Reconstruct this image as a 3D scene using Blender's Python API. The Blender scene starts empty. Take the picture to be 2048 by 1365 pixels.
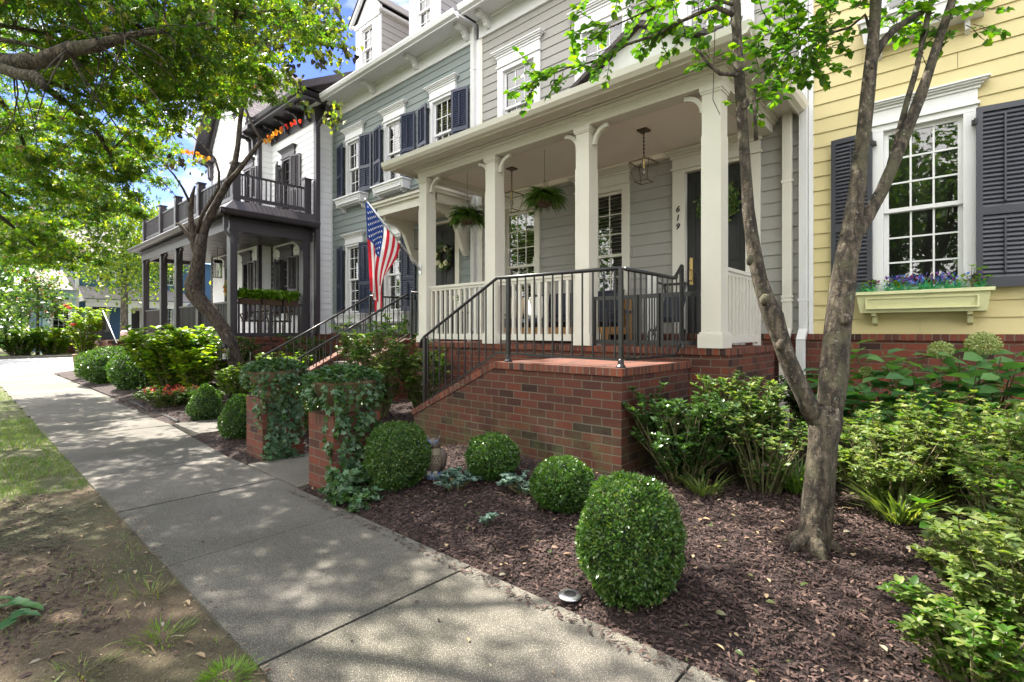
import bpy, math, random
import numpy as np
from mathutils import Vector, Matrix, noise
R = math.radians
random.seed(7); RS = np.random.RandomState(11)
SC = bpy.context.scene; COL = SC.collection
# ------------------------------------------------------------------ camera
F, EYE, YAW = 1012.0, 1.5, R(42)
cd = bpy.data.cameras.new("camera"); cam = bpy.data.objects.new("camera", cd); COL.objects.link(cam)
cam.location = (0, 0, EYE); cam.rotation_euler = (R(90), 0, YAW)
cd.sensor_width = 36; cd.lens = 36 * F / 2048; cd.shift_y = -17.5 / 2048; cd.clip_start = .05; cd.clip_end = 900
SC.camera = cam
# ------------------------------------------------------------------ light
SUN = Vector((-.60, -.035, .80)).normalized()
wd = bpy.data.worlds.new("World"); SC.world = wd; wd.use_nodes = True
nt = wd.node_tree; nt.nodes.clear()
def WN(t, **k):
    n = nt.nodes.new(t)
    for a, b in k.items(): setattr(n, a, b)
    return n
sky = WN('ShaderNodeTexSky', sky_type='NISHITA', sun_disc=False)
sky.sun_elevation = math.asin(SUN.z); sky.sun_rotation = math.atan2(SUN.x, SUN.y)
sky.air_density = 1.0; sky.dust_density = .1; sky.ozone_density = 3.0
bg = WN('ShaderNodeBackground'); bg.inputs[1].default_value = .15
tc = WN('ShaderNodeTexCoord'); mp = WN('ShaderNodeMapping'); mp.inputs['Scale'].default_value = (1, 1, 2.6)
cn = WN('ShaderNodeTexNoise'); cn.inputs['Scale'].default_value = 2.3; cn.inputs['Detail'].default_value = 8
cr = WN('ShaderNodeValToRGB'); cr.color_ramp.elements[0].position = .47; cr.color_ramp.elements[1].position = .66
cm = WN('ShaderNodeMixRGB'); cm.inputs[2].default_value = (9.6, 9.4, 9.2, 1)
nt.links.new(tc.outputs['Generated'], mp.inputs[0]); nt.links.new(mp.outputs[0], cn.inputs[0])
sx_ = WN('ShaderNodeSeparateXYZ'); nt.links.new(tc.outputs['Generated'], sx_.inputs[0]); ma_ = WN('ShaderNodeMath', operation='MULTIPLY_ADD'); ma_.inputs[1].default_value = -.26   # unseen cloud bank added over the street side to light the house fronts
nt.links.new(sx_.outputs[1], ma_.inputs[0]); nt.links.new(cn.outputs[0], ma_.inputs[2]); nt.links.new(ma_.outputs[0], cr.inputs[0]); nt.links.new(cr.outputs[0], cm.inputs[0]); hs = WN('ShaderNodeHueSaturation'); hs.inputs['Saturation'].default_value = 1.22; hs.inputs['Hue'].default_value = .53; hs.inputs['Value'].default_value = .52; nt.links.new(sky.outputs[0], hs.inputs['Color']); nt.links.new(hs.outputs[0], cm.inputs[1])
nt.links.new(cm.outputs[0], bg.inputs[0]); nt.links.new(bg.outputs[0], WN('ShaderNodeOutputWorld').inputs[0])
sl = bpy.data.lights.new("sun", 'SUN'); sl.energy = 5.0; sl.angle = R(.55); sl.color = (1, .93, .82)
so = bpy.data.objects.new("sun", sl); COL.objects.link(so); so.rotation_euler = SUN.to_track_quat('Z', 'Y').to_euler(); so.location = (-20, 0, 30)
SC.view_settings.view_transform = 'Standard'; SC.view_settings.look = 'None'; SC.view_settings.gamma = 1
SC.view_settings.exposure = 1.92
SC.render.engine = 'CYCLES'
SC.cycles.max_bounces = 8; SC.cycles.diffuse_bounces = 4; SC.cycles.transparent_max_bounces = 12
# ------------------------------------------------------------------ materials
def node_mat(name):
    m = bpy.data.materials.new(name); m.use_nodes = True; t = m.node_tree; t.nodes.clear()
    o = t.nodes.new('ShaderNodeOutputMaterial'); b = t.nodes.new('ShaderNodeBsdfPrincipled')
    t.links.new(b.outputs[0], o.inputs[0]); return m, t, b, o
def nn(t, k, **kw):
    n = t.nodes.new(k)
    for a, v in kw.items():
        if isinstance(a, str) and a in n.inputs: n.inputs[a].default_value = v
        else: setattr(n, a, v)
    return n
def noise_n(t, vec, scale, detail=4, rough=.55):
    n = t.nodes.new('ShaderNodeTexNoise'); n.inputs['Scale'].default_value = scale
    n.inputs['Detail'].default_value = detail; n.inputs['Roughness'].default_value = rough
    if vec is not None: t.links.new(vec, n.inputs['Vector'])
    return n
def ramp(t, src, p0, p1, c0, c1):
    r = t.nodes.new('ShaderNodeValToRGB'); e = r.color_ramp.elements
    e[0].position = p0; e[1].position = p1; e[0].color = (*c0, 1) if len(c0) == 3 else c0; e[1].color = (*c1, 1) if len(c1) == 3 else c1
    t.links.new(src, r.inputs[0]); return r
def mixc(t, fac, a, b, mode='MIX'):
    m = t.nodes.new('ShaderNodeMixRGB'); m.blend_type = mode
    for i, s in enumerate((fac, a, b)):
        if hasattr(s, 'links'): t.links.new(s, m.inputs[i])
        elif isinstance(s, (int, float)): m.inputs[i].default_value = s
        else: m.inputs[i].default_value = (*s, 1)
    return m.outputs[0]
def bump(t, b, h, strength=.3, dist=.01):
    n = t.nodes.new('ShaderNodeBump'); n.inputs['Strength'].default_value = strength; n.inputs['Distance'].default_value = dist
    t.links.new(h, n.inputs['Height']); t.links.new(n.outputs[0], b.inputs['Normal']); return n
def objc(t): return t.nodes.new('ShaderNodeTexCoord').outputs['Object']
def uvc(t): return t.nodes.new('ShaderNodeTexCoord').outputs['UV']
K = {}
def paint(name, col, rough=.5, var=.14, grime=.35, metal=0, fine=240):
    m, t, b, o = node_mat(name); v = objc(t)
    n1 = noise_n(t, v, 1.3, 6); n2 = noise_n(t, v, 22, 5, .7)
    c = mixc(t, ramp(t, n1.outputs[0], .35, .7, (0, 0, 0), (var,) * 3).outputs[0], col, tuple(x * .62 for x in col))
    d = tuple(x * .45 + .02 for x in col)
    c = mixc(t, ramp(t, n2.outputs[0], .62, .8, (0, 0, 0), (grime,) * 3).outputs[0], c, d)
    t.links.new(c, b.inputs['Base Color'])
    t.links.new(ramp(t, n2.outputs[0], .2, .8, (rough * .8,) * 3, (min(1, rough * 1.25),) * 3).outputs[0], b.inputs['Roughness'])
    b.inputs['Metallic'].default_value = metal
    bump(t, b, noise_n(t, v, fine, 2).outputs[0], .12, .003); K[name] = m; return m
paint('cream_trim', (.63, .605, .545), .42); paint('white_trim', (.66, .66, .66), .42); paint('upper_trim', (.66, .66, .68), .42)
paint('green_siding', (.185, .215, .215), .6, .1, .15); paint('gray_siding', (.285, .275, .258), .6, .1, .15)
paint('yellow_siding', (.53, .45, .225), .6, .08, .12); paint('yellow_trim', (.62, .61, .35), .5)
paint('white_siding', (.78, .78, .80), .6, .08, .1); paint('brown_trim', (.052, .045, .053), .38, .2, .1)
paint('navy', (.015, .022, .052), .4, .2, .1); paint('charcoal', (.032, .034, .046), .42, .2, .1)
paint('dark_door', (.014, .014, .016), .55, .2, .1); paint('iron', (.016, .016, .018), .32, .2, .1); paint('ceiling', (.88, .81, .74), .6)
paint('fabric_navy', (.022, .025, .04), .9, .2, .1); paint('fabric_tan', (.42, .34, .24), .9); paint('fabric_white', (.72, .70, .66), .9)
paint('wood', (.42, .22, .08), .5, .4); paint('brass', (.45, .32, .14), .35, .2, .3, .8); paint('bronze', (.10, .065, .035), .35, .2, .2, .6); paint('steel', (.65, .66, .68), .28, .2, .2, .9)
paint('terracotta', (.19, .125, .07), .8, .6, .7); paint('blue_siding', (.045, .11, .21), .6); paint('pale_blue', (.45, .62, .68), .6)
paint('pink_plastic', (.72, .50, .48), .5); paint('star_white', (.85, .85, .85), .7, .02, .02)
paint('black_plastic', (.02, .02, .022), .4); paint('rust', (.10, .055, .04), .75, .6, .6)
paint('owl_brown', (.10, .075, .06), .6, .6, .5); paint('owl_buff', (.20, .165, .11), .7, .7, .7, fine=60); paint('owl_pale', (.42, .40, .33), .6); paint('owl_blue', (.12, .16, .25), .35)
paint('yellow_eye', (.8, .5, .03), .2); paint('coco', (.10, .06, .04), 1, .6, .6)
def cloth(name, col, tr=.35):
    m, t, b, o = node_mat(name); b.inputs['Base Color'].default_value = (*col, 1); b.inputs['Roughness'].default_value = .75
    bump(t, b, noise_n(t, objc(t), 30, 3).outputs[0], .35, .01)
    ts = t.nodes.new('ShaderNodeBsdfTranslucent'); ts.inputs[0].default_value = (*col, 1)
    mx = t.nodes.new('ShaderNodeMixShader'); mx.inputs[0].default_value = tr
    t.links.new(b.outputs[0], mx.inputs[1]); t.links.new(ts.outputs[0], mx.inputs[2]); t.links.new(mx.outputs[0], o.inputs[0]); K[name] = m
cloth('flag_red', (.55, .012, .03)); cloth('flag_white', (.78, .76, .74)); cloth('flag_blue', (.01, .045, .24))
def brickm(name, c_a, c_b, bw=.215, rh=.081, mort=(.165, .140, .10), moss=.0, off=.5):
    m, t, b, o = node_mat(name); uv = uvc(t)
    w = noise_n(t, uv, 9, 2); wv = t.nodes.new('ShaderNodeVectorMath'); wv.operation = 'MULTIPLY_ADD'
    t.links.new(w.outputs['Color'], wv.inputs[0]); wv.inputs[1].default_value = (.006, .006, 0); t.links.new(uv, wv.inputs[2])
    bt = t.nodes.new('ShaderNodeTexBrick'); t.links.new(wv.outputs[0], bt.inputs['Vector'])
    bt.inputs['Scale'].default_value = 1; bt.inputs['Brick Width'].default_value = bw; bt.inputs['Row Height'].default_value = rh
    bt.inputs['Mortar Size'].default_value = .0058; bt.inputs['Mortar Smooth'].default_value = .25; bt.offset = off
    bt.inputs['Color1'].default_value = (0, 0, 0, 1); bt.inputs['Color2'].default_value = (1, 1, 1, 1); bt.inputs['Mortar'].default_value = (.5, .5, .5, 1)
    r = t.nodes.new('ShaderNodeValToRGB'); e = r.color_ramp.elements; t.links.new(bt.outputs['Color'], r.inputs[0])
    e[0].position = 0; e[0].color = (*[x * .32 for x in c_b], 1); e[1].position = 1; e[1].color = (*c_a, 1)
    for p, c in ((.06, [x * .36 for x in c_b]), (.11, c_b), (.5, [(x + y) / 2 for x, y in zip(c_a, c_b)]), (.8, [c_a[0] * 1.25, c_a[1] * 1.15, c_a[2]])):
        q = e.new(p); q.color = (*c, 1)
    n1 = noise_n(t, uv, 60, 5, .7); n2 = noise_n(t, uv, 1.6, 5)
    c = mixc(t, ramp(t, n1.outputs[0], .4, .75, (0, 0, 0), (.5,) * 3).outputs[0], r.outputs[0], [x * .45 for x in c_b])
    mc = mixc(t, n1.outputs[0], mort, [x * .5 for x in mort])
    c = mixc(t, bt.outputs['Fac'], c, mc)
    c = mixc(t, ramp(t, n2.outputs[0], .45, .7, (0, 0, 0), (.35,) * 3).outputs[0], c, (.045, .030, .018))
    if moss:
        sx = t.nodes.new('ShaderNodeSeparateXYZ'); t.links.new(uv, sx.inputs[0]); n3 = noise_n(t, uv, 5, 6, .7)
        mr = t.nodes.new('ShaderNodeMapRange'); mr.inputs[1].default_value = moss; mr.inputs[2].default_value = .1; t.links.new(sx.outputs[1], mr.inputs[0])
        mu = t.nodes.new('ShaderNodeMath'); mu.operation = 'MULTIPLY'; t.links.new(mr.outputs[0], mu.inputs[0])
        t.links.new(ramp(t, n3.outputs[0], .42, .62, (0, 0, 0), (.85,) * 3).outputs[0], mu.inputs[1])
        c = mixc(t, mu.outputs[0], c, (.085, .10, .035))
    t.links.new(c, b.inputs['Base Color']); b.inputs['Roughness'].default_value = .85
    inv = t.nodes.new('ShaderNodeMath'); inv.operation = 'MULTIPLY_ADD'; inv.inputs[1].default_value = -1; inv.inputs[2].default_value = 1.2
    t.links.new(bt.outputs['Fac'], inv.inputs[0]); ad = t.nodes.new('ShaderNodeMath'); ad.operation = 'MULTIPLY_ADD'; ad.inputs[1].default_value = .35
    t.links.new(n1.outputs[0], ad.inputs[0]); t.links.new(inv.outputs[0], ad.inputs[2])
    bump(t, b, ad.outputs[0], .8, .008); K[name] = m
brickm('brick', (.150, .036, .019), (.085, .023, .015)); brickm('brick_moss', (.110, .029, .017), (.062, .019, .013), moss=.8)
brickm('brick_cap', (.165, .042, .022), (.095, .026, .017), .072, .30, off=0.0); brickm('brick_capv', (.155, .042, .024), (.09, .026, .018), .30, .072, off=0.0)
def island(t): return t.nodes.new('ShaderNodeNewGeometry').outputs['Random Per Island']
def ground_mat(name, cols, scale, speck=None, bs=.4, bd=.01, rough=.9, stain=None, slabs=False):
    m, t, b, o = node_mat(name); v = objc(t)
    n1 = noise_n(t, v, scale, 8, .6); n2 = noise_n(t, v, scale * 14, 6, .7)
    c = ramp(t, n1.outputs[0], .38, .64, cols[0], cols[1]).outputs[0]
    c = mixc(t, ramp(t, n2.outputs[0], .3, .75, (0, 0, 0), (.7,) * 3).outputs[0], c, cols[2])
    if stain: c = mixc(t, ramp(t, noise_n(t, v, .45, 5).outputs[0], .45, .68, (0, 0, 0), (stain[3],) * 3).outputs[0], c, stain[:3])
    if speck:
        for sc, th, co in speck:
            vo = t.nodes.new('ShaderNodeTexVoronoi'); vo.inputs['Scale'].default_value = sc; t.links.new(v, vo.inputs['Vector'])
            c = mixc(t, ramp(t, vo.outputs['Distance'], th, th + .1, (.85,) * 3, (0, 0, 0)).outputs[0], c, co)
    if slabs: c = mixc(t, 1.0, c, ramp(t, island(t), 0, 1, (.80, .80, .82), (1.12, 1.10, 1.06)).outputs[0], 'MULTIPLY')
    t.links.new(c, b.inputs['Base Color']); b.inputs['Roughness'].default_value = rough
    bump(t, b, n2.outputs[0], bs, bd); K[name] = m
ground_mat('concrete', [(.092, .085, .074), (.158, .145, .124), (.066, .061, .052)], 1.5, [(150, .20, (.40, .37, .32)), (90, .13, (.035, .032, .03)), (230, .2, (.25, .23, .195))], .8, .008, .85, (.052, .050, .032, .9), True)
ground_mat('concrete_joint', [(.05, .045, .04), (.07, .065, .05), (.03, .03, .02)], 5)
ground_mat('road_surface', [(.40, .39, .37), (.48, .47, .45), (.33, .32, .31)], .4, None, .3)
ground_mat('soil', [(.075, .050, .032), (.19, .13, .082), (.055, .038, .024)], 1.4, [(60, .10, (.30, .24, .17)), (110, .12, (.03, .02, .015))], 1, .03, .95, (.05, .06, .022, .9))
ground_mat('lawn_soil', [(.08, .085, .03), (.12, .11, .05), (.05, .06, .02)], 2, None, .8, .02)
ground_mat('mulch_soil', [(.035, .022, .02), (.07, .042, .036), (.02, .013, .012)], 6, None, 1, .03)
def leafm(name, cols, trans=.4, rough=.45, tcol=None):
    m, t, b, o = node_mat(name); r = t.nodes.new('ShaderNodeValToRGB'); e = r.color_ramp.elements
    t.links.new(island(t), r.inputs[0]); n = len(cols)
    e[0].position = 0; e[0].color = (*cols[0], 1); e[1].position = 1; e[1].color = (*cols[-1], 1)
    for i in range(1, n - 1): q = e.new(i / (n - 1)); q.color = (*cols[i], 1)
    t.links.new(r.outputs[0], b.inputs['Base Color']); b.inputs['Roughness'].default_value = rough
    if trans:
        ts = t.nodes.new('ShaderNodeBsdfTranslucent'); tcol = tcol or (1.6, 1.7, .55)
        t.links.new(mixc(t, 1.0, r.outputs[0], tcol, 'MULTIPLY'), ts.inputs[0])
        mx = t.nodes.new('ShaderNodeMixShader'); mx.inputs[0].default_value = trans
        t.links.new(b.outputs[0], mx.inputs[1]); t.links.new(ts.outputs[0], mx.inputs[2]); t.links.new(mx.outputs[0], o.inputs[0])
    K[name] = m
G = lambda r, g, b: (r, g, b)
leafm('leaf_maple', [(.045, .095, .012), (.075, .155, .016), (.13, .21, .02), (.065, .13, .016), (.24, .24, .02)], .52)
leafm('leaf_redbud', [(.06, .10, .03), (.10, .17, .03), (.22, .22, .03), (.05, .085, .03), (.09, .06, .04)], .45)
leafm('leaf_shade', [(.03, .095, .010), (.055, .145, .014), (.10, .20, .016)], .5)
leafm('leaf_far', [(.05, .11, .03), (.10, .19, .04), (.20, .27, .06), (.07, .14, .04)], .45)
leafm('leaf_fardark', [(.03, .07, .02), (.06, .12, .03), (.04, .09, .025)], .4)
leafm('leaf_box', [(.025, .07, .014), (.045, .115, .02), (.085, .17, .03), (.038, .095, .02), (.13, .20, .045)], .3, .32)
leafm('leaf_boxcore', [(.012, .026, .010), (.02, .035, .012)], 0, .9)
leafm('leaf_gloss', [(.04, .085, .025), (.07, .14, .035), (.05, .10, .04)], .25, .22)
leafm('leaf_azalea', [(.075, .13, .035), (.12, .18, .045), (.19, .24, .06), (.09, .15, .04), (.26, .27, .09)], .4, .45)
leafm('leaf_hydrangea', [(.06, .16, .06), (.085, .21, .075), (.13, .27, .08)], .4, .4)
leafm('leaf_ivy', [(.05, .11, .05), (.10, .19, .10), (.07, .15, .07), (.17, .25, .15)], .25, .3)
leafm('leaf_lime', [(.12, .24, .012), (.19, .32, .018), (.09, .20, .012)], .5)
leafm('leaf_yellow', [(.20, .26, .02), (.32, .36, .03), (.14, .22, .02)], .55)
leafm('leaf_fern', [(.05, .11, .02), (.09, .17, .03), (.12, .20, .04)], .35)
leafm('leaf_silver', [(.14, .22, .19), (.20, .30, .26), (.09, .16, .13)], .2, .4)
leafm('leaf_magnolia', [(.05, .085, .03), (.09, .12, .04), (.14, .12, .05)], .2, .3)
leafm('leaf_red', [(.55, .03, .02), (.60, .10, .02), (.45, .02, .03)], .5, .5, (1.5, 1.2, 1))
leafm('leaf_orange', [(.55, .20, .02), (.60, .32, .03), (.50, .12, .02)], .5, .5, (1.4, 1.3, 1))
leafm('leaf_dead', [(.26, .17, .09), (.40, .30, .18), (.16, .09, .05), (.33, .30, .22)], .1, .8)
leafm('chip', [(.024, .013, .012), (.043, .024, .022), (.070, .040, .035), (.015, .009, .009), (.14, .088, .07), (.03, .016, .015), (.095, .056, .045)], 0, .95); leafm('grass_green', [(.06, .13, .018), (.10, .19, .026), (.15, .23, .045)], .35, .6); leafm('grass_dry', [(.22, .19, .08), (.14, .165, .045), (.10, .17, .035)], .3, .7)
leafm('grass_green', [(.07, .15, .02), (.12, .22, .03), (.18, .27, .05)], .35, .6); leafm('grass_dry', [(.25, .22, .09), (.16, .19, .05), (.12, .2, .04)], .3, .7)
leafm('petal_white', [(.75, .72, .62), (.8, .78, .72)], .3); leafm('petal_red', [(.6, .03, .03), (.7, .10, .04)], .2, .5, (1.3, 1, 1))
leafm('petal_blue', [(.03, .08, .5), (.08, .2, .6), (.35, .04, .12), (.04, .1, .45)], .2, .5, (1, 1, 1.2)); leafm('petal_cream', [(.26, .32, .12), (.40, .44, .20), (.16, .24, .07)], .3)
leafm('plastic_green', [(.03, .28, .12), (.05, .36, .20), (.08, .40, .10)], .2, .35)
def bark(name, c0, c1, c2, sc=1.0):
    m, t, b, o = node_mat(name); v = objc(t); mpn = t.nodes.new('ShaderNodeMapping'); mpn.inputs['Scale'].default_value = (1, 1, .28); t.links.new(v, mpn.inputs[0])
    n1 = noise_n(t, mpn.outputs[0], 30 * sc, 10, .78); n2 = noise_n(t, v, 5 * sc, 5, .6); n3 = noise_n(t, v, 34 * sc, 3)
    vo = t.nodes.new('ShaderNodeTexVoronoi'); vo.inputs['Scale'].default_value = 17 * sc; t.links.new(mixc(t, .12, mpn.outputs[0], n2.outputs['Color'], 'ADD'), vo.inputs['Vector'])
    c = ramp(t, n1.outputs[0], .40, .58, c0, c1).outputs[0]; c = mixc(t, ramp(t, vo.outputs['Distance'], .35, .7, (0, 0, 0), (.8,) * 3).outputs[0], c, [x * .5 for x in c0])
    c = mixc(t, ramp(t, n2.outputs[0], .5, .62, (0, 0, 0), (.75,) * 3).outputs[0], c, c2)
    c = mixc(t, ramp(t, n3.outputs[0], .64, .7, (0, 0, 0), (.5,) * 3).outputs[0], c, (.36, .37, .28))
    t.links.new(c, b.inputs['Base Color']); b.inputs['Roughness'].default_value = .9; hm = mixc(t, .5, n1.outputs[0], vo.outputs['Distance']); bump(t, b, hm, 1, .03); K[name] = m
bark('bark_gray', (.03, .022, .016), (.155, .122, .085), (.085, .08, .045), 1.5); bark('bark_brown', (.03, .02, .016), (.12, .085, .065), (.06, .05, .04), 1.3)
bark('bark_far', (.06, .05, .04), (.15, .12, .09), (.12, .11, .09), .4); bark('stem', (.12, .10, .05), (.22, .19, .09), (.14, .17, .05), 2)
def shingle(name, a, b_):
    m, t, b, o = node_mat(name); bt = t.nodes.new('ShaderNodeTexBrick'); t.links.new(uvc(t), bt.inputs['Vector']); bt.inputs['Scale'].default_value = 1
    bt.inputs['Brick Width'].default_value = .3; bt.inputs['Row Height'].default_value = .14; bt.inputs['Mortar Size'].default_value = .008
    bt.inputs['Color1'].default_value = (*a, 1); bt.inputs['Color2'].default_value = (*b_, 1); bt.inputs['Mortar'].default_value = (*[x * .3 for x in a], 1)
    t.links.new(bt.outputs[0], b.inputs['Base Color']); b.inputs['Roughness'].default_value = .95; bump(t, b, bt.outputs['Fac'], -.6, .01); K[name] = m
shingle('shingle_gray', (.33, .29, .28), (.24, .21, .20)); shingle('shingle_dark', (.08, .065, .065), (.05, .045, .045))
def glassm(name, tint, refl):
    m, t, b, o = node_mat(name); t.nodes.remove(b); g = t.nodes.new('ShaderNodeBsdfGlossy'); g.inputs['Roughness'].default_value = .015
    tr = t.nodes.new('ShaderNodeBsdfTransparent'); tr.inputs[0].default_value = (*tint, 1); fr = t.nodes.new('ShaderNodeFresnel'); fr.inputs[0].default_value = 1.5
    ma = t.nodes.new('ShaderNodeMath'); ma.operation = 'MULTIPLY_ADD'; ma.inputs[1].default_value = 1.4; ma.inputs[2].default_value = refl; ma.use_clamp = True
    bn = t.nodes.new('ShaderNodeBump'); bn.inputs['Strength'].default_value = .05; bn.inputs['Distance'].default_value = .02
    t.links.new(noise_n(t, objc(t), 2.2, 2).outputs[0], bn.inputs['Height']); t.links.new(bn.outputs[0], g.inputs['Normal'])
    mx = t.nodes.new('ShaderNodeMixShader'); t.links.new(fr.outputs[0], ma.inputs[0]); t.links.new(ma.outputs[0], mx.inputs[0])
    t.links.new(tr.outputs[0], mx.inputs[1]); t.links.new(g.outputs[0], mx.inputs[2]); t.links.new(mx.outputs[0], o.inputs[0]); K[name] = m
glassm('pane', (.86, .88, .86), .07); glassm('clear_glass', (.93, .94, .93), .04)
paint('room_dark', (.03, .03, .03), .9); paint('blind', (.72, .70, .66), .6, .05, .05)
# ------------------------------------------------------------------ mesh helpers
XF = [Matrix.Identity(4)]; BASE = {}
class MB:
    def __init__(s): s.v = []; s.f = []; s.m = []; s.uv = []
    def pt(s, p): s.v.append(tuple(XF[-1] @ Vector(p))); return len(s.v) - 1
    def face(s, ps, m=0, uv=None):
        i0 = [s.pt(p) for p in ps]; s.f.append(i0); s.m.append(m)
        if uv is None:
            P = [Vector(p) for p in ps]; n = (P[1] - P[0]).cross(P[2] - P[0]); a = [abs(c) for c in n]
            if a[2] >= max(a[0], a[1]) * 1.001: uv = [(p[0], p[1]) for p in P]
            elif a[1] >= a[0]: uv = [(p[0], p[2]) for p in P]
            else: uv = [(p[1] + .107, p[2]) for p in P]
        s.uv += uv
    def box(s, x0, x1, y0, y1, z0, z1, m=0):
        if x0 > x1: x0, x1 = x1, x0
        if y0 > y1: y0, y1 = y1, y0
        if z0 > z1: z0, z1 = z1, z0
        a, b, c, d = (x0, y0, z0), (x1, y0, z0), (x1, y1, z0), (x0, y1, z0); e, f, g, h = (x0, y0, z1), (x1, y0, z1), (x1, y1, z1), (x0, y1, z1)
        for q in ((a, d, c, b), (e, f, g, h), (a, b, f, e), (b, c, g, f), (c, d, h, g), (d, a, e, h)): s.face(q, m)
    def prism(s, pts, axis, a, b, m=0):     # pts in the plane across the axis ('x': (y,z), 'y': (x,z), 'z': (x,y))
        mk = {'x': lambda p, t: (t, p[0], p[1]), 'y': lambda p, t: (p[0], t, p[1]), 'z': lambda p, t: (p[0], p[1], t)}[axis]
        A = [mk(p, a) for p in pts]; B = [mk(p, b) for p in pts]; n = len(pts)
        s.face(A[::-1], m); s.face(B, m)
        for i in range(n): j = (i + 1) % n; s.face((A[i], A[j], B[j], B[i]), m)
    def bar(s, p, q, r, m=0, n=6, r2=None): s.tube([p, q], [r, r if r2 is None else r2], n, m)
    def sbar(s, p, q, w, h, m=0):           # square bar between two points, w across, h up
        p, q = Vector(p), Vector(q); d = (q - p).normalized(); u = Vector((0, 0, 1))
        if abs(d.z) > .98: u = Vector((0, 1, 0))
        sd = d.cross(u).normalized() * w / 2; up = sd.cross(d).normalized() * h / 2
        A = [p - sd - up, p + sd - up, p + sd + up, p - sd + up]; B = [x + (q - p) for x in A]
        s.face(A[::-1], m); s.face(B, m)
        for i in range(4): j = (i + 1) % 4; s.face((A[i], A[j], B[j], B[i]), m)
    def tube(s, pts, rad, n=8, m=0, rough=0, cap=True, seed=0):
        P = [Vector(p) for p in pts]; rings = []; up = Vector((.3, .2, 1)).normalized()
        if abs((P[1] - P[0]).normalized().dot(up)) > .95: up = Vector((1, .1, 0)).normalized()
        acc = 0
        for i, p in enumerate(P):
            d = (P[min(i + 1, len(P) - 1)] - P[max(i - 1, 0)]).normalized(); sx = up.cross(d).normalized(); up = d.cross(sx).normalized()
            if i: acc += (p - P[i - 1]).length
            ring = []
            for k in range(n):
                a = 2 * math.pi * k / n; r = rad[i]; dv = sx * math.cos(a) + up * math.sin(a)
                if rough: r *= 1 + rough * (noise.noise(dv * 1.6 + p * 3.1 + Vector((seed, 0, 0))) + .5 * noise.noise(dv * 4 + p * 9))
                ring.append(s.pt(p + dv * r))
            rings.append((ring, acc))
        for i in range(len(P) - 1):
            A, a = rings[i]; B, b = rings[i + 1]
            for k in range(n):
                j = (k + 1) % n; s.f.append([A[k], A[j], B[j], B[k]]); s.m.append(m); c = rad[i] * 6.28 / n
                s.uv += [(k * c, a), ((k + 1) * c, a), ((k + 1) * c, b), (k * c, b)]
        if cap:
            s.f.append(rings[-1][0][:]); s.m.append(m); s.uv += [(0, 0)] * n
            s.f.append(rings[0][0][::-1]); s.m.append(m); s.uv += [(0, 0)] * n
    def lathe(s, c, prof, n=16, m=0, sx=1, sy=1):
        rings = []
        for r, z in prof: rings.append([s.pt((c[0] + sx * r * math.cos(2 * math.pi * k / n), c[1] + sy * r * math.sin(2 * math.pi * k / n), c[2] + z)) for k in range(n)])
        for A, B in zip(rings, rings[1:]):
            for k in range(n): j = (k + 1) % n; s.f.append([A[k], A[j], B[j], B[k]]); s.m.append(m); s.uv += [(k / n, 0), ((k + 1) / n, 0), ((k + 1) / n, 1), (k / n, 1)]
        s.f.append(rings[0][::-1]); s.m.append(m); s.uv += [(0, 0)] * n; s.f.append(rings[-1][:]); s.m.append(m); s.uv += [(0, 0)] * n
    def build(s, name, mats, parent=None, bevel=0, smooth=False, base=None):
        if isinstance(mats, str): mats = [mats]
        me = bpy.data.meshes.new(name); b = Vector(BASE[parent.name]) if parent is not None else Vector(base or (0, 0, 0))
        me.from_pydata([(x - b.x, y - b.y, z - b.z) for x, y, z in s.v], [], s.f)
        for k in mats: me.materials.append(K[k])
        me.polygons.foreach_set('material_index', s.m); ul = me.uv_layers.new(name='UVMap'); ul.data.foreach_set('uv', np.array(s.uv, 'f').ravel())
        if smooth: me.polygons.foreach_set('use_smooth', [True] * len(s.f))
        me.update(); o = bpy.data.objects.new(name, me); COL.objects.link(o)
        if parent is not None: o.parent = parent
        else: o.location = b
        BASE[o.name] = tuple(b)
        if bevel:
            w = o.modifiers.new('bevel', 'BEVEL'); w.width = bevel; w.segments = 1; w.limit_method = 'ANGLE'; w.angle_limit = R(50)
        return o
def tag(o, label=None, cat=None, group=None, kind=None):
    for k, v in (('label', label), ('category', cat), ('group', group), ('kind', kind)):
        if v: o[k] = v
    return o
def thing(name, loc, label, cat, group=None):
    o = bpy.data.objects.new(name, None); COL.objects.link(o); o.location = loc; o.empty_display_size = .1
    BASE[o.name] = tuple(loc); return tag(o, label, cat, group)
def dup(o, loc, label=None, rotz=0, scale=None):
    def cp(src, par):
        c = src.copy(); COL.objects.link(c); c.parent = par; BASE[c.name] = BASE.get(src.name, (0, 0, 0))
        for ch in list(src.children): cp(ch, c)
        return c
    c = cp(o, None); c.location = loc; c.rotation_euler = (0, 0, rotz)
    if scale: c.scale = (scale,) * 3
    if label: c['label'] = label
    return c
def inst(me_obj, name, parent, d):       # copy of a part moved by d
    c = me_obj.copy(); COL.objects.link(c); c.name = name; c.parent = parent; c.location = Vector(me_obj.location) + Vector(d); BASE[c.name] = BASE[me_obj.name]; return c
def ab(u): k = u - 1024; return -math.sin(YAW) * F + math.cos(YAW) * k, math.cos(YAW) * F + math.sin(YAW) * k
def at(u, v, d):                         # point seen in direction (u, v), d metres deep
    a, b = ab(u); t = d / F; return Vector((a * t, b * t, EYE + (665 - v) * t))
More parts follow.
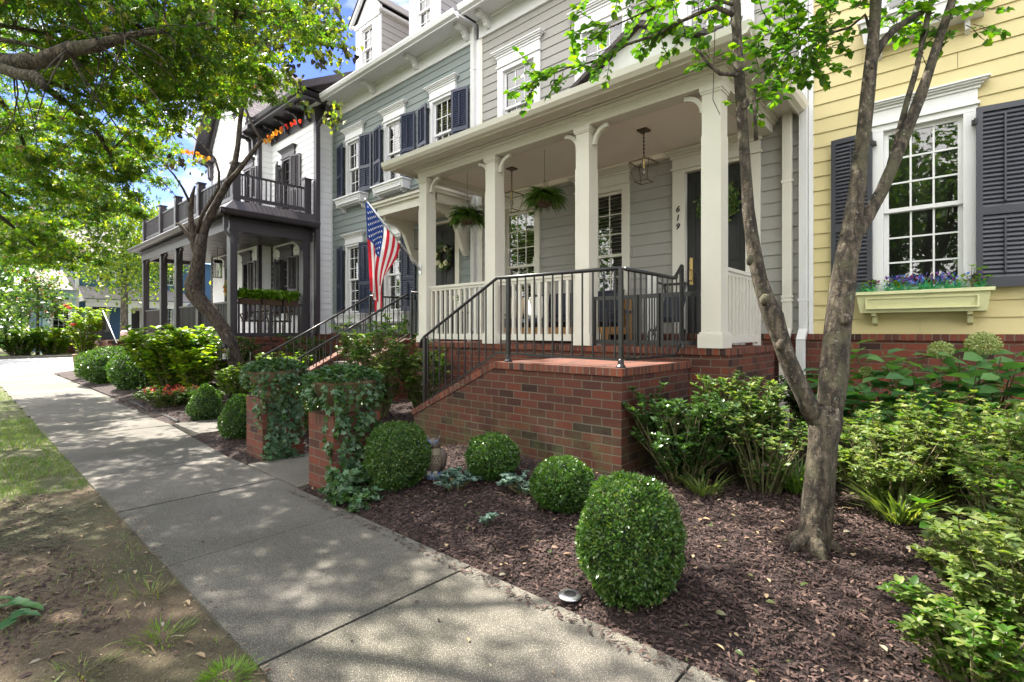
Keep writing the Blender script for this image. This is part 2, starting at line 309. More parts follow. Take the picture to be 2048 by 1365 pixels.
# leaf scattering
def T_leaf(): return (np.array([(0, 0, 0), (.5, .27, .05), (1, 0, -.06), (.5, -.27, .05)]), [(0, 3, 2, 1)])
def T_oval(w=.30): return (np.array([(0, 0, 0), (.33, 0, .03), (.68, 0, .03), (1, 0, -.08), (.3, w * .9, .10), (.68, w * .85, .08), (.3, -w * .9, .10), (.68, -w * .85, .08)]),
    [(0, 6, 1), (0, 1, 4), (1, 6, 7, 2), (1, 2, 5, 4), (2, 7, 3), (2, 3, 5)])
def T_heart(): return (np.array([(0, 0, 0), (-.12, .28, .05), (.2, .48, .06), (.6, .32, .02), (1, 0, -.12), (.6, -.32, .02), (.2, -.48, .06), (-.12, -.28, .05)]), [(0, 4, 3, 2, 1), (0, 7, 6, 5, 4)])
def T_palm():
    v = []; f = []
    for a, l in ((0, 1), (.75, .85), (-.75, .85), (1.5, .55), (-1.5, .55)):
        c, s = math.cos(a), math.sin(a); i = len(v)
        for x, y, z in ((0, 0, 0), (.5 * l, .13, .02), (l, 0, -.1), (.5 * l, -.13, .02)): v.append((x * c - y * s, x * s + y * c, z))
        f.append((i, i + 3, i + 2, i + 1))
    return np.array(v), f
def T_ivy(): return (np.array([(0, 0, 0), (-.1, .45, .04), (.3, .28, .06), (.55, .5, 0), (.6, .18, .04), (1, 0, -.08), (.6, -.18, .04), (.55, -.5, 0), (.3, -.28, .06), (-.1, -.45, .04)]), [(0, 5, 4, 3, 2, 1), (0, 9, 8, 7, 6, 5)])
def T_chip(): return (np.array([(0, -.13, 0), (.5, -.17, .07), (1, -.10, 0), (1, .10, 0), (.5, .17, .07), (0, .13, 0)]), [(0, 1, 4, 5), (1, 2, 3, 4)])
def T_blade(): return (np.array([(0, -.03, 0), (0, .03, 0), (.5, .025, .08), (.5, -.025, .08), (1, 0, -.05)]), [(0, 3, 2, 1), (3, 4, 2)])
def unit(a): return a / np.maximum(np.linalg.norm(a, axis=1, keepdims=True), 1e-9)
def scatter(name, tmpl, P, D, N, S, mats, parent=None, mi=None, base=(0, 0, 0)):
    tv, tf = tmpl; M = len(P); V = len(tv); P = np.asarray(P, float); X = unit(np.asarray(D, float)); N = np.asarray(N, float)
    Z = unit(N - (N * X).sum(1, keepdims=True) * X + 1e-6); Y = np.cross(Z, X); S = np.asarray(S, float).reshape(-1, 1, 1)
    W = P[:, None, :] + S * (tv[None, :, 0:1] * X[:, None, :] + tv[None, :, 1:2] * Y[:, None, :] + tv[None, :, 2:3] * Z[:, None, :])
    b = np.array(BASE[parent.name]) if parent is not None else np.array(base); W = (W - b).reshape(-1, 3)
    li = np.concatenate([np.array(f) for f in tf]); lt = np.array([len(f) for f in tf])
    L = (li[None, :] + (np.arange(M) * V)[:, None]).ravel(); T = np.tile(lt, M); ST = np.concatenate([[0], np.cumsum(T)[:-1]])
    me = bpy.data.meshes.new(name); me.vertices.add(len(W)); me.vertices.foreach_set('co', W.ravel().astype('f'))
    me.loops.add(len(L)); me.loops.foreach_set('vertex_index', L.astype('i')); me.polygons.add(len(T))
    me.polygons.foreach_set('loop_start', ST.astype('i')); me.polygons.foreach_set('loop_total', T.astype('i'))
    if isinstance(mats, str): mats = [mats]
    for k in mats: me.materials.append(K[k])
    if mi is not None: me.polygons.foreach_set('material_index', np.repeat(np.asarray(mi, 'i'), len(tf)))
    me.update(calc_edges=True); o = bpy.data.objects.new(name, me); COL.objects.link(o)
    if parent is not None: o.parent = parent
    else: o.location = base
    BASE[o.name] = tuple(b); return o
def rdir(n, up=0.0): d = RS.normal(size=(n, 3)); d[:, 2] += up; return unit(d)
def GZ(x, y):
    if y < 2.2: return 0.0
    d = min([max(a - x, x - b) for a, b in ((-5.96, -4.74), (-9.42, -8.22))]); k = min(1, max(0, d) / .45); k = k * k * (3 - 2 * k)
    return .035 + k * (.19 * min(1, max(0, (y - 2.3) / 1.5)) ** .8 + .02 * max(0, y - 3.8) + .03 * noise.noise(Vector((x * 1.3, y * 1.3, 0))) + .012 * noise.noise(Vector((x * 6, y * 6, 3)))) - .03 * max(0, 1 - (y - 2.17) / .16)
# ------------------------------------------------------------------ setting: ground, paths, road
def sheet(name, x0, x1, y0, y1, z, mat, nx=1, ny=1, hf=None, kind='structure', skirt=0):
    b = MB(); X = np.linspace(x0, x1, nx + 1); Y = np.linspace(y0, y1, ny + 1)
    for i in range(nx):
        for j in range(ny):
            c = [(X[i], Y[j]), (X[i + 1], Y[j]), (X[i + 1], Y[j + 1]), (X[i], Y[j + 1])]
            b.face([(x, y, z + (hf(x, y) if hf else 0)) for x, y in c])
    o = b.build(name, mat, smooth=bool(hf)); tag(o, kind=kind); return o
sheet('ground', -300, 300, -300, 300, -.06, 'lawn_soil')
dirt = sheet('soil_strip', -6.3, 4, -5, .935, .006, 'soil', 200, 110, lambda x, y: .016 * noise.noise(Vector((x * 2, y * 2, 0))) + .010 * noise.noise(Vector((x * 9, y * 9, 0))))
sheet('lawn', -24, -6.3, -8, .94, -.002, 'lawn_soil', 30, 15, lambda x, y: .012 * noise.noise(Vector((x, y, 0))))
b = MB()
JX = [-24.6 + 1.42 * i for i in range(22)]; off = -2.335 - min(JX, key=lambda q: abs(q + 2.335)); JX = [q + off for q in JX]
def yr(x): return 2.2 if x > -6.6 else 2.2 + min(.5, (-6.6 - x) * .055)
for i, x in enumerate(JX[:-1]):
    x1 = JX[i + 1]; g = .007; e = .012 * RS.rand() * .4
    b.prism([(x + g, .915 + .03 * (x < -12)), (x1 - g, .915), (x1 - g, yr(x1)), (x + g, yr(x))], 'z', -.05, .022 + e, 0)
b.build('sidewalk', 'concrete', bevel=.006)['kind'] = 'structure'
sheet('sidewalk_bed', -25, 7, .93, 2.18, -.02, 'concrete_joint')
b = MB(); b.prism([(-24.4, .4), (-26.5, -2.2), (-26.5, 5.2), (-24.4, 3.0)], 'z', -.05, .018); b.build('driveway_apron', 'concrete')['kind'] = 'structure'
sheet('road', -41, -26.5, -120, 120, -.035, 'road_surface')
sheet('street', -26.5, 40, -16, -6.5, -.03, 'road_surface')
b = MB(); b.box(-41.25, -41, -120, 120, -.05, .10); b.build('kerb', 'concrete')['kind'] = 'structure'
sheet('far_sidewalk', -45, -43.2, -100, 100, .02, 'concrete')
b = MB()
for y0, y1 in ((2.215, 3.3), (3.315, 4.4), (4.415, 5.46)): b.box(-5.96, -4.74, y0, y1, -.05, .03 + (y0 - 2.2) * .03)
b.box(-5.96, -5.30, 5.475, 5.6, -.05, .1); b.build('entrance_path', 'concrete', bevel=.006)['kind'] = 'structure'
b = MB(); b.box(-9.42, -8.22, 2.40, 3.85, -.05, .045); b.build('neighbour_path', 'concrete', bevel=.006)['kind'] = 'structure'
bm_ = MB()
def patch(x0, x1, y0, y1, st=.16):
    nx = max(1, int((x1 - x0) / st)); ny = max(1, int((y1 - y0) / st)); X = np.linspace(x0, x1, nx + 1); Y = np.linspace(y0, y1, ny + 1)
    for i in range(nx):
        for j in range(ny): bm_.face([(x, y, GZ(x, y) - .012) for x, y in ((X[i], Y[j]), (X[i + 1], Y[j]), (X[i + 1], Y[j + 1]), (X[i], Y[j + 1]))])
patch(-4.74, 7, 2.17, 7.4); patch(-8.22, -5.96, 2.2, 7.4); patch(-13.8, -9.42, 2.3, 7.4, .25); patch(-24, -13.8, 2.45, 7.4, .4)
bm_.build('mulch_bed', 'mulch_soil', smooth=True)['kind'] = 'structure'
# ------------------------------------------------------------------ house pieces
def siding(b, x0, x1, z0, z1, Y, holes=(), ex=.175, m=0, top=None):
    """lapped boards facing -Y; holes = (x0,x1,z0,z1); top(x)->z limit for gables"""
    n = int(math.ceil((z1 - z0) / ex)); prot = .016
    zs = sorted(set([h[2] for h in holes] + [h[3] for h in holes]))
    for i in range(n):
        a, c = z0 + i * ex, min(z1, z0 + (i + 1) * ex); cuts = [a] + [q for q in zs if a < q < c] + [c]
        for lo, hi in zip(cuts, cuts[1:]):
            mid = (lo + hi) / 2; iv = [(x0, x1)]
            for h in holes:
                if h[2] <= mid <= h[3]:
                    nv = []
                    for p, q in iv:
                        if h[1] <= p or h[0] >= q: nv.append((p, q)); continue
                        if h[0] > p: nv.append((p, h[0]))
                        if h[1] < q: nv.append((h[1], q))
                    iv = nv
            yl = Y - prot * (1 - (lo - a) / ex); yh = Y - prot * (1 - (hi - a) / ex)
            if hi == c and lo == a:
                jx = x0 + ((i * 1.37 + 1.1) % 3.6); iv = [w for p, q in iv for w in (((p, jx - .0022), (jx + .0022, q)) if p < jx - .1 and q > jx + .1 else ((p, q),))]
            for p, q in iv:
                if top:
                    xl, xr = top(mid); p, q = max(p, xl), min(q, xr)
                    if q <= p: continue
                b.face(((p, yl, lo), (q, yl, lo), (q, yh, hi), (p, yh, hi)), m)
                if lo == a: b.face(((p, yl, lo), (p, Y, lo), (q, Y, lo), (q, yl, lo)), m)
def crown(b, x0, x1, Y, z, m=0, h=.12, o=.09):    # stepped moulding, projecting -Y and past both ends
    for k, (dz, ou) in enumerate(((0, .25), (.35, .5), (.6, .78), (.82, 1.0))):
        z0 = z + dz * h; z1 = z + (.35, .6, .82, 1.0)[k] * h; b.box(x0 - o * ou, x1 + o * ou, Y - o * ou, Y + .02, z0, z1 - .0005 * (k < 3), m)
def window(par, Y, cx, w, z0, z1, cols=3, ru=3, rl=3, tm='cream_trim', tw=.11, lintel=.2, blinds=True, box=None, sill=True, pm='pane', crown_h=.11):
    a, c = cx - w / 2, cx + w / 2; b = MB(); T = Y - .045
    b.box(a - tw, a, T, Y + .12, z0 - .02, z1); b.box(c, c + tw, T, Y + .12, z0 - .02, z1)
    b.box(a - tw, c + tw, T - .003, Y + .12, z1, z1 + tw * .6)
    if lintel:
        b.box(a - tw - .02, c + tw + .02, T - .03, Y + .02, z1 + tw * .6, z1 + tw * .6 + .028)
        b.box(a - tw, c + tw, T - .006, Y + .02, z1 + tw * .6 + .03, z1 + tw * .6 + lintel); crown(b, a - tw, c + tw, T, z1 + tw * .6 + lintel, 0, crown_h, .10)
    if sill: b.box(a - tw - .03, c + tw + .03, T - .04, Y + .12, z0 - .065, z0 - .022)
    o = b.build('window', tm, par, bevel=.004); zm = z0 + (z1 - z0) * rl / (ru + rl)
    s = MB(); g = MB()
    for (p, q, yy, rr) in ((zm - .02, z1, Y + .02, ru), (z0, zm + .02, Y + .055, rl)):
        e = .045; s.box(a, a + e, yy, yy + .032, p, q); s.box(c - e, c, yy, yy + .032, p, q); s.box(a + e, c - e, yy, yy + .032, p, p + e); s.box(a + e, c - e, yy, yy + .032, q - e, q)
        for i in range(1, cols): x = a + e + (c - a - 2 * e) * i / cols; s.box(x - .009, x + .009, yy + .006, yy + .026, p + e, q - e)
        for i in range(1, rr): z = p + e + (q - p - 2 * e) * i / rr; s.box(a + e, c - e, yy + .004, yy + .024, z - .009, z + .009)
        g.face(((a + e, yy + .016, p + e), (c - e, yy + .016, p + e), (c - e, yy + .016, q - e), (a + e, yy + .016, q - e)))
    s.build('sash', tm, o, bevel=.003); g.build('pane', pm, o)
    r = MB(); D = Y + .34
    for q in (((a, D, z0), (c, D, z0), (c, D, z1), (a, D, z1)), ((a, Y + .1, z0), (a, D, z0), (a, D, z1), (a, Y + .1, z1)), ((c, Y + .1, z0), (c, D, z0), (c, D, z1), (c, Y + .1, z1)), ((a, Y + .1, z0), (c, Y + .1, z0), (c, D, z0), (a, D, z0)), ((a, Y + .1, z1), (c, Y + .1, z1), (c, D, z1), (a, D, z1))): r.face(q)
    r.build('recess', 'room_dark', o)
    if blinds:
        s = MB(); z = z0 + .06; sp = .062
        while z < z1 - .04: s.sbar((a + .03, Y + .155, z), (c - .03, Y + .155, z), .052, .003); z += sp
        sb = s.build('blind', 'blind', o)
        for v in sb.data.vertices: pass
    if box: flower_box(o, Y, *box, .26, tm)
    return (a - .02, c + .02, z0 - .02, z1 + .02)
def flower_box(o, Y, x0, x1, zt, zb, d=.26, tm='cream_trim', panel=True, brz=.15):
    s = MB(); y0 = Y - d; s.box(x0 - .03, x1 + .03, y0 - .03, Y, zt - .035, zt)
    e = .03; A = [(x0, y0, zt - .036), (x1, y0, zt - .036), (x1, Y, zt - .036), (x0, Y, zt - .036)]; B = [(x0 + e, y0 + .05, zb), (x1 - e, y0 + .05, zb), (x1 - e, Y, zb), (x0 + e, Y, zb)]
    s.face(B[::-1]); s.face(A)
    for i in range(4): j = (i + 1) % 4; s.face((B[i], B[j], A[j], A[i]))
    if panel:
        h = zt - zb; p = .09
        for q in ((x0 + p, x1 - p, zb + .04, zb + .055), (x0 + p, x1 - p, zt - .085, zt - .07), (x0 + p, x0 + p + .015, zb + .055, zt - .085), (x1 - p - .015, x1 - p, zb + .055, zt - .085)):
            s.box(q[0], q[1], y0 + .0, y0 + .052, q[2], q[3])
    for x in (x0 + .16, x1 - .16): s.prism([(Y, zb), (y0 + .08, zb), (y0 + .08, zb - .03), (y0 + .14, zb - .05), (y0 + .17, zb - brz * .8), (Y, zb - brz)], 'x', x - .022, x + .022)
    return s.build('flower_box', tm, o, bevel=.004)
def shutter(par, x_in, x_out, y_in, y_out, z0, z1, m='navy', rod=True):
    """louvred leaf from the hinge edge (x_in,y_in) to the outer edge (x_out,y_out)"""
    a = Vector((x_in, y_in, 0)); c = Vector((x_out, y_out, 0)); d = (c - a); w = d.length; d.normalize(); n = Vector((d.y, -d.x, 0))
    if n.y > 0: n = -n
    M = Matrix.Translation(a) @ Matrix(((d.x, n.x, 0, 0), (d.y, n.y, 0, 0), (0, 0, 1, 0), (0, 0, 0, 1))); XF.append(XF[-1] @ M); b = MB(); e = .05; t = .032
    zm = z0 + (z1 - z0) * .42
    b.box(0, e, 0, t, z0, z1); b.box(w - e, w, 0, t, z0, z1); secs = ((z0 + .10, zm - .04), (zm + .04, z1 - .06))
    b.box(e, w - e, 0, t, z0, z0 + .10); b.box(e, w - e, 0, t, zm - .04, zm + .04); b.box(e, w - e, 0, t, z1 - .06, z1)
    for p, q in secs:
        k = int((q - p) / .045); st = (q - p) / k
        for i in range(k): z = p + i * st; b.face(((e, t * .95, z + .002), (w - e, t * .95, z + .002), (w - e, t * .15, z + st * 1.05), (e, t * .15, z + st * 1.05))); b.face(((e, t * .95, z + .002), (w - e, t * .95, z + .002), (w - e, t * .8, z - .008), (e, t * .8, z - .008)))
        if rod: b.box(w / 2 - .008, w / 2 + .008, t * .9, t + .014, p + .05, q - .05)
    b.face(((e, .001, z0), (w - e, .001, z0), (w - e, .001, z1), (e, .001, z1)))
    o = b.build('shutter', m, par); XF.pop()
    for z in (z0 + .12, z1 - .14): h = MB(); h.box(x_in - .035, x_in + .035, y_in - .02, y_in + .06, z - .02, z + .02); h.bar((x_in, y_in - .03, z - .03), (x_in, y_in - .03, z + .03), .015); h.build('hinge', 'iron', o)
    return o
def bracket_piece(par, x, y, z, w=.09, d=.3, h=.3, m='cream_trim', nm='eave_bracket'):   # S scroll under an eave: wall at y, soffit at z
    b = MB(); pr = [(y, z), (y - d, z), (y - d, z - .05), (y - d * .85, z - .10), (y - d * .55, z - .10), (y - d * .36, z - .16), (y - d * .30, z - h * .85), (y - d * .12, z - h), (y, z - h)]
    b.prism(pr, 'x', x - w / 2, x + w / 2); b.box(x - w * .65, x + w * .65, y - d - .01, y - d * .72, z - .075, z - .001); return b.build(nm, m, par, bevel=.004)
def door(par, Y, x0, x1, z0, z1, m='dark_door', tm='cream_trim', lintel=.2, panels=6, tw=.13, handle=True, sill=True):
    b = MB(); T = Y - .045
    b.box(x0 - tw, x0, T, Y + .1, z0, z1); b.box(x1, x1 + tw, T, Y + .1, z0, z1); b.box(x0 - tw, x1 + tw, T - .003, Y + .1, z1, z1 + .05)
    if lintel: b.box(x0 - tw - .02, x1 + tw + .02, T - .03, Y + .02, z1 + .05, z1 + .085); b.box(x0 - tw, x1 + tw, T - .006, Y, z1 + .087, z1 + .05 + lintel); crown(b, x0 - tw, x1 + tw, T, z1 + .05 + lintel, 0, .12, .10)
    fr = b.build('door_frame', tm, par, bevel=.004)
    b = MB(); y = Y + .05; b.box(x0, x1, y, y + .05, z0 + .02, z1); w = x1 - x0; h = z1 - z0
    for i in range(2):
        for (p, q) in ((.08, .42), (.47, .80), (.84, .95)):
            xa = x0 + w * (.12 + .42 * i); xb = xa + w * .34; za = z0 + h * p; zb = z0 + h * q; e = .022
            b.box(xa, xb, y - .010, y, za, za + e); b.box(xa, xb, y - .010, y, zb - e, zb); b.box(xa, xa + e, y - .010, y, za + e, zb - e); b.box(xb - e, xb, y - .010, y, za + e, zb - e); b.box(xa + .05, xb - .05, y - .008, y, za + .05, zb - .05)
    d = b.build('door', m, par, bevel=.003)
    if handle:
        b = MB(); x = x0 + .07; b.box(x - .025, x + .025, y - .02, y, z0 + .88, z0 + 1.28); b.tube([(x, y - .02, z0 + 1.1), (x, y - .07, z0 + 1.08), (x, y - .07, z0 + .95), (x, y - .02, z0 + .93)], [.01] * 4, 6); b.bar((x, y - .03, z0 + 1.2), (x, y, z0 + 1.2), .028, n=10)
        b.build('handle', 'brass', d)
    b = MB(); b.box(x0, x1, Y - .06, Y + .1, z0, z0 + .018); b.build('threshold', 'steel', d)
    return (x0 - .02, x1 + .02, z0, z1 + .02)
def downspout(par, x, Y, z1, z0, w=.10, m='white_trim', kick=True, zk=1.55):
    b = MB()
    def ribs(xa, xb, ya, yb, p, q):
        b.box(xa, xb, ya, yb, p, q); n = 5
        for i in range(n): c = xa + (xb - xa) * (i + .5) / n; b.box(c - .006, c + .006, ya - .006, ya, p, q)
    ribs(x - w / 2, x + w / 2, Y - .075, Y - .005, zk if kick else z0, z1)
    if kick:
        b.prism([(Y - .075, zk), (Y - .005, zk), (Y - .155, zk - .16), (Y - .225, zk - .14)], 'x', x - w / 2, x + w / 2); ribs(x - w / 2, x + w / 2, Y - .225, Y - .155, z0, zk - .15)
    for z in (z1 - .9, z1 - 2.4, zk + .35): b.box(x - w / 2 - .012, x + w / 2 + .012, Y - .084, Y - .003, z, z + .03)
    return b.build('downspout', m, par, bevel=.004)
def balusters(par, p0, p1, z0, z1, sp, w, m, round_=False, name='baluster', rise=0):
    """square pickets from p0 to p1 (xy), feet at z0 rising by `rise`; each its own part"""
    P, Q = Vector(p0), Vector(p1); L = (Q - P).length; n = max(1, int(round(L / sp))); b = MB(); f = P + (Q - P) / n / 2
    b.box(f.x - w / 2, f.x + w / 2, f.y - w / 2, f.y + w / 2, z0, z1); first = b.build(name, m, par, bevel=.002 if w > .02 else 0)
    for i in range(1, n): d = (Q - P) * i / n; inst(first, name, par, (d.x, d.y, rise * i / n))
    if rise: first.location.z += rise / n / 2 * 0
    return first
def gable_bracket(b, x, y, z, s, r=.26, t=.05, m=0):   # curved knee under a beam running along X, side s=+-1
    pts = []; n = 7
    for i in range(n + 1):
        a = math.pi / 2 * i / n; pts.append((x + s * (r - r * math.cos(a)), z - r + r * math.sin(a)))
    inner = []
    for i in range(n, -1, -1):
        a = math.pi / 2 * i / n; rr = r - .05; inner.append((x + s * (r + .0 - rr * math.cos(a)), z - r + rr * math.sin(a) - .0))
    b.prism(pts + inner, 'y', y, y + t, m)
# ------------------------------------------------------------------ row houses (fronts face -Y, wall plane YF)
YF = 7.36
def brick_base(par, x0, x1, Y, ztop=1.48, ret=None):
    b = MB(); b.box(x0, x1, Y - .05, Y + .3, -.1, ztop - .075, 0); b.box(x0, x1, Y - .075, Y + .3, ztop - .073, ztop, 1)
    if ret: b.box(ret[0], ret[1], ret[2], ret[3], -.1, ztop - .002, 0)
    return b.build('brick_base', ['brick', 'brick_cap'], par)
def cornice(par, x0, x1, m='upper_trim', br=()):
    b = MB(); Y = YF; b.box(x0, x1, Y - .055, Y + .02, 7.56, 7.88); b.box(x0, x1, Y - .075, Y - .055, 7.80, 7.88); b.box(x0, x1, Y - .5, Y, 7.88, 7.93)
    b.box(x0, x1, Y - .56, Y - .5, 7.82, 7.955); b.box(x0, x1, Y - .12, Y - .075, 7.84, 7.88)
    o = b.build('cornice', m, par, bevel=.006); g = MB(); pr = [(Y - .56, 7.84), (Y - .63, 7.87), (Y - .66, 7.94), (Y - .66, 7.97), (Y - .64, 7.97), (Y - .57, 7.9)]
    g.prism(pr, 'x', x0, x1); g.build('gutter', m, o)
    for x in br: bracket_piece(par, x, Y - .055, 7.875, .10, .34, .24, m)
def roof_slab(par, x0, x1, m='shingle_gray', y1=12.5, s=.62):
    b = MB(); ya, za = YF - .56, 7.96; za2 = za + (y1 - ya) * s; b.face(((x0, ya, za), (x1, ya, za), (x1, y1, za2), (x0, y1, za2)), 0, [(x0, 0), (x1, 0), (x1, 7), (x0, 7)])
    b.face(((x0, ya, za - .02), (x0, y1, za2 - .2), (x1, y1, za2 - .2), (x1, ya, za - .02)))
    b.face(((x0, y1, za2), (x1, y1, za2), (x1, y1 + 6, za), (x0, y1 + 6, za))); return b.build('roof', m, par)
def shell(par, x0, x1, m):
    b = MB(); b.box(x0, x1, YF + .36, 18, 0, 7.9); return b.build('rear_wall', m, par)
# ---- slate green house
gh = thing('green_house', (-10.58, YF, 0), 'slate green lap-sided townhouse with navy shutters, middle house of the row', 'house')
gx0, gx1 = -13.57, -7.62; H = []
for cx in (-12.35, -10.51, -8.68):
    H.append(window(gh, YF, cx, .68, 5.22, 6.70, 3, 2, 2, 'upper_trim', .10, .19, True, (cx - .64, cx + .64, 5.16, 4.93), False))
    for s in (-1, 1): shutter(gh, cx + s * .43, cx + s * .86, YF - .13, YF - .04, 5.20, 6.70)
for cx in (-12.36, -10.50):
    H.append(window(gh, YF, cx, .68, 2.04, 3.84, 3, 3, 3, 'upper_trim', .10, .17, True, (cx - .68, cx + .68, 2.0, 1.72), False))
    for s in (-1, 1): shutter(gh, cx + s * .43, cx + s * .86, YF - .13, YF - .04, 2.0, 3.86)
H.append(door(gh, YF, -9.17, -8.25, 1.38, 3.92, 'dark_door', 'cream_trim', 0))
b = MB(); siding(b, gx0, gx1, 1.48, 7.58, YF, H); b.box(gx1 - .02, gx1 + .1, YF - .03, YF + .02, 1.48, 7.57, 1); b.build('wall', ['green_siding', 'upper_trim'], gh)
shell(gh, gx0, gx1, 'green_siding'); brick_base(gh, gx0, gx1 + .02, YF); cornice(gh, gx0 - .35, gx1, br=(-13.16, -11.36, -9.55, -7.83))
roof_slab(gh, gx0 - .3, gx1); downspout(gh, -7.66, YF - .02, 7.86, .3)
def dormer(par, cx, w, yf):
    a, c = cx - w / 2, cx + w / 2; zt, zp, z0 = 9.87, 10.62, 8.2; yb = 10.6; Hh = [window(par, yf, cx, .52, 8.35, 9.66, 2, 2, 3, 'upper_trim', .12, 0, True, None, False)]
    b = MB(); b.box(a, cx - .37, yf - .02, yf + .05, z0, zt); b.box(cx + .37, c, yf - .02, yf + .05, z0, zt); b.box(cx - .38, cx + .38, yf - .02, yf + .05, 9.71, zt); b.box(a, c, yf - .06, yf, zt - .10, zt + .03)
    b.prism([(a - .02, zt + .03), (c + .02, zt + .03), (cx, zp - .06)], 'y', yf, yf + .06)
    for s in (-1, 1): b.prism([(cx + s * (w / 2 + .14), zt - .03), (cx + s * (w / 2 + .14), zt + .07), (cx, zp + .06), (cx, zp - .06)][::s], 'y', yf - .14, yf - .06)
    for s in (-1, 1): x = cx + s * w / 2; b.box(min(x, x + s * .1), max(x, x + s * .1), yf - .10, yb, zt - .02, zt + .04)
    o = b.build('dormer', 'upper_trim', par, bevel=.004); sd = MB()
    for s in (-1, 1):
        x = cx + s * w / 2; n = int((zt - z0) / .175)
        for i in range(n + 1):
            z = z0 + i * .175; z2 = min(zt, z + .175); q = [(x + s * .014, yf + .02, z), (x + s * .014, yb, z), (x, yb, z2), (x, yf + .02, z2)]
            sd.face(q if s > 0 else q[::-1]); sd.face(((x, yf + .02, z), (x, yb, z), (x + s * .014, yb, z), (x + s * .014, yf + .02, z)))
    sd.build('dormer_side', 'gray_siding', o); r = MB()
    for s in (-1, 1):
        p = [(cx + s * (w / 2 + .17), yf - .16, zt + .07), (cx, yf - .16, zp + .07), (cx, yb, zp + .07), (cx + s * (w / 2 + .17), yb, zt + .07)]
        r.face(p if s > 0 else p[::-1]); q = [(x, y, z + .04) for x, y, z in p]; r.face(q if s < 0 else q[::-1]); r.face((p[0], p[1], q[1], q[0])); r.face((p[3], p[0], q[0], q[3]))
    r.build('dormer_roof', 'shingle_dark', o)
dormer(gh, -11.93, 1.19, 7.5); dormer(gh, -9.53, 1.15, 7.5)
# door hood on brackets
b = MB(); hx0, hx1, hy = -9.78, -7.74, 6.34
b.box(hx0, hx1, hy, YF, 4.06, 4.10); b.box(hx0, hx1, hy, hy + .05, 4.10, 4.30); b.box(hx0, hx0 + .05, hy, YF, 4.10, 4.30); b.box(hx1 - .05, hx1, hy, YF, 4.10, 4.34)
b.box(hx0 - .05, hx1 + .05, hy - .05, YF, 4.24, 4.30); b.box(hx0 - .09, hx1 + .09, hy - .09, YF, 4.30, 4.36)
hd = b.build('door_hood', 'cream_trim', gh, bevel=.005)
b = MB(); q = [(hx0 - .11, hy - .11, 4.365), (hx1 + .11, hy - .11, 4.365), (hx1 - .2, YF, 4.72), (hx0 + .2, YF, 4.72)]
b.face(q, 0); b.face((q[1], (hx1 + .11, YF, 4.365), q[2])); b.face(((hx0 - .11, YF, 4.365), q[0], q[3])); b.box(hx0 - .11, hx1 + .11, hy - .11, YF, 4.362, 4.38)
b.build('hood_roof', 'shingle_dark', hd)
for x in (hx0 + .16, hx1 - .14):
    b = MB(); pr = [(YF, 4.06), (hy + .1, 4.06), (hy + .1, 3.98), (hy + .22, 3.93), (hy + .42, 3.90), (hy + .62, 3.74), (hy + .72, 3.5), (hy + .85, 3.2), (YF - .1, 3.12), (YF, 3.12)]
    b.prism(pr, 'x', x - .05, x + .05); b.build('hood_bracket', 'cream_trim', hd, bevel=.005)
# ---- gray house 619
lh = thing('gray_house', (-4.5, YF, 0), 'gray lap-sided townhouse with cream columned porch and house number 619', 'house')
lx0, lx1 = -7.50, -1.505; H = []; PF = 1.33
for cx in (-6.44, -4.57, -2.70): H.append(window(lh, YF, cx, .80, 5.2, 6.66, 3, 2, 2, 'upper_trim', .14, .20, True, None, True, 'pane', .12))
H.append(window(lh, YF, -6.40, .74, 1.72, 3.83, 3, 3, 3, 'cream_trim', .12, .17)); H.append(window(lh, YF, -4.57, .78, 1.72, 3.83, 3, 3, 3, 'cream_trim', .13, .17))
H.append(door(lh, YF, -3.13, -2.27, PF, 3.88, 'dark_door', 'cream_trim', .17, tw=.19))
b = MB(); siding(b, lx0, lx1, 1.48, 7.58, YF, H); b.box(lx0 - .02, lx0 + .07, YF - .03, YF + .02, 1.48, 7.57, 1); b.build('wall', ['gray_siding', 'cream_trim'], lh)
shell(lh, lx0, lx1, 'gray_siding'); brick_base(lh, lx0, lx1, YF); cornice(lh, lx0, lx1, br=(-7.2, -5.4, -3.6, -1.8)); roof_slab(lh, lx0, lx1)
downspout(lh, -1.745, YF - .02, 4.35, .3, .11, 'cream_trim')
b = MB(); b.box(-7.14, -1.86, 5.45, YF - .05, -.1, PF - .075, 0); b.box(-7.16, -1.84, 5.43, YF - .05, PF - .073, PF, 1); b.build('porch_floor', ['brick', 'brick_cap'], lh, bevel=.004)
CX = (-7.08, -5.45, -3.79, -2.14)
for i, x in enumerate(CX):
    b = MB(); y = 5.45; w = .20; b.box(x, x + w, y, y + w, PF, 4.145); b.box(x - .006, x + w + .006, y - .006, y + w + .006, PF, 3.62)
    b.box(x - .035, x + w + .035, y - .035, y + w + .035, PF, PF + .15); b.box(x - .02, x + w + .02, y - .02, y + w + .02, PF + .15, PF + .17)
    b.box(x - .022, x + w + .022, y - .022, y + w + .022, 4.09, 4.143); b.box(x - .012, x + w + .012, y - .012, y + w + .012, 4.065, 4.09)
    co = b.build('column', 'cream_trim', lh, bevel=.005)
    for s in (-1, 1):
        if (i == 0 and s < 0) or (i == 3 and s > 0): continue
        b = MB(); gable_bracket(b, x + (w if s > 0 else 0), y + .07, 4.14, s, .23, .05); b.build('knee_brace', 'cream_trim', co)
b = MB(); b.box(-7.10, -1.92, 5.44, 5.66, 4.147, 4.42); b.box(-2.14, -1.93, 5.66, YF, 4.149, 4.42); b.box(-7.09, -6.89, 5.66, YF, 4.149, 4.42)
for dz, o_ in ((4.255, .02), (4.275, .035), (4.30, .06), (4.33, .09)): b.box(-7.10 - o_, -1.92 + o_, 5.44 - o_, YF, dz, dz + .02)
b.build('porch_beam', 'cream_trim', lh, bevel=.004)
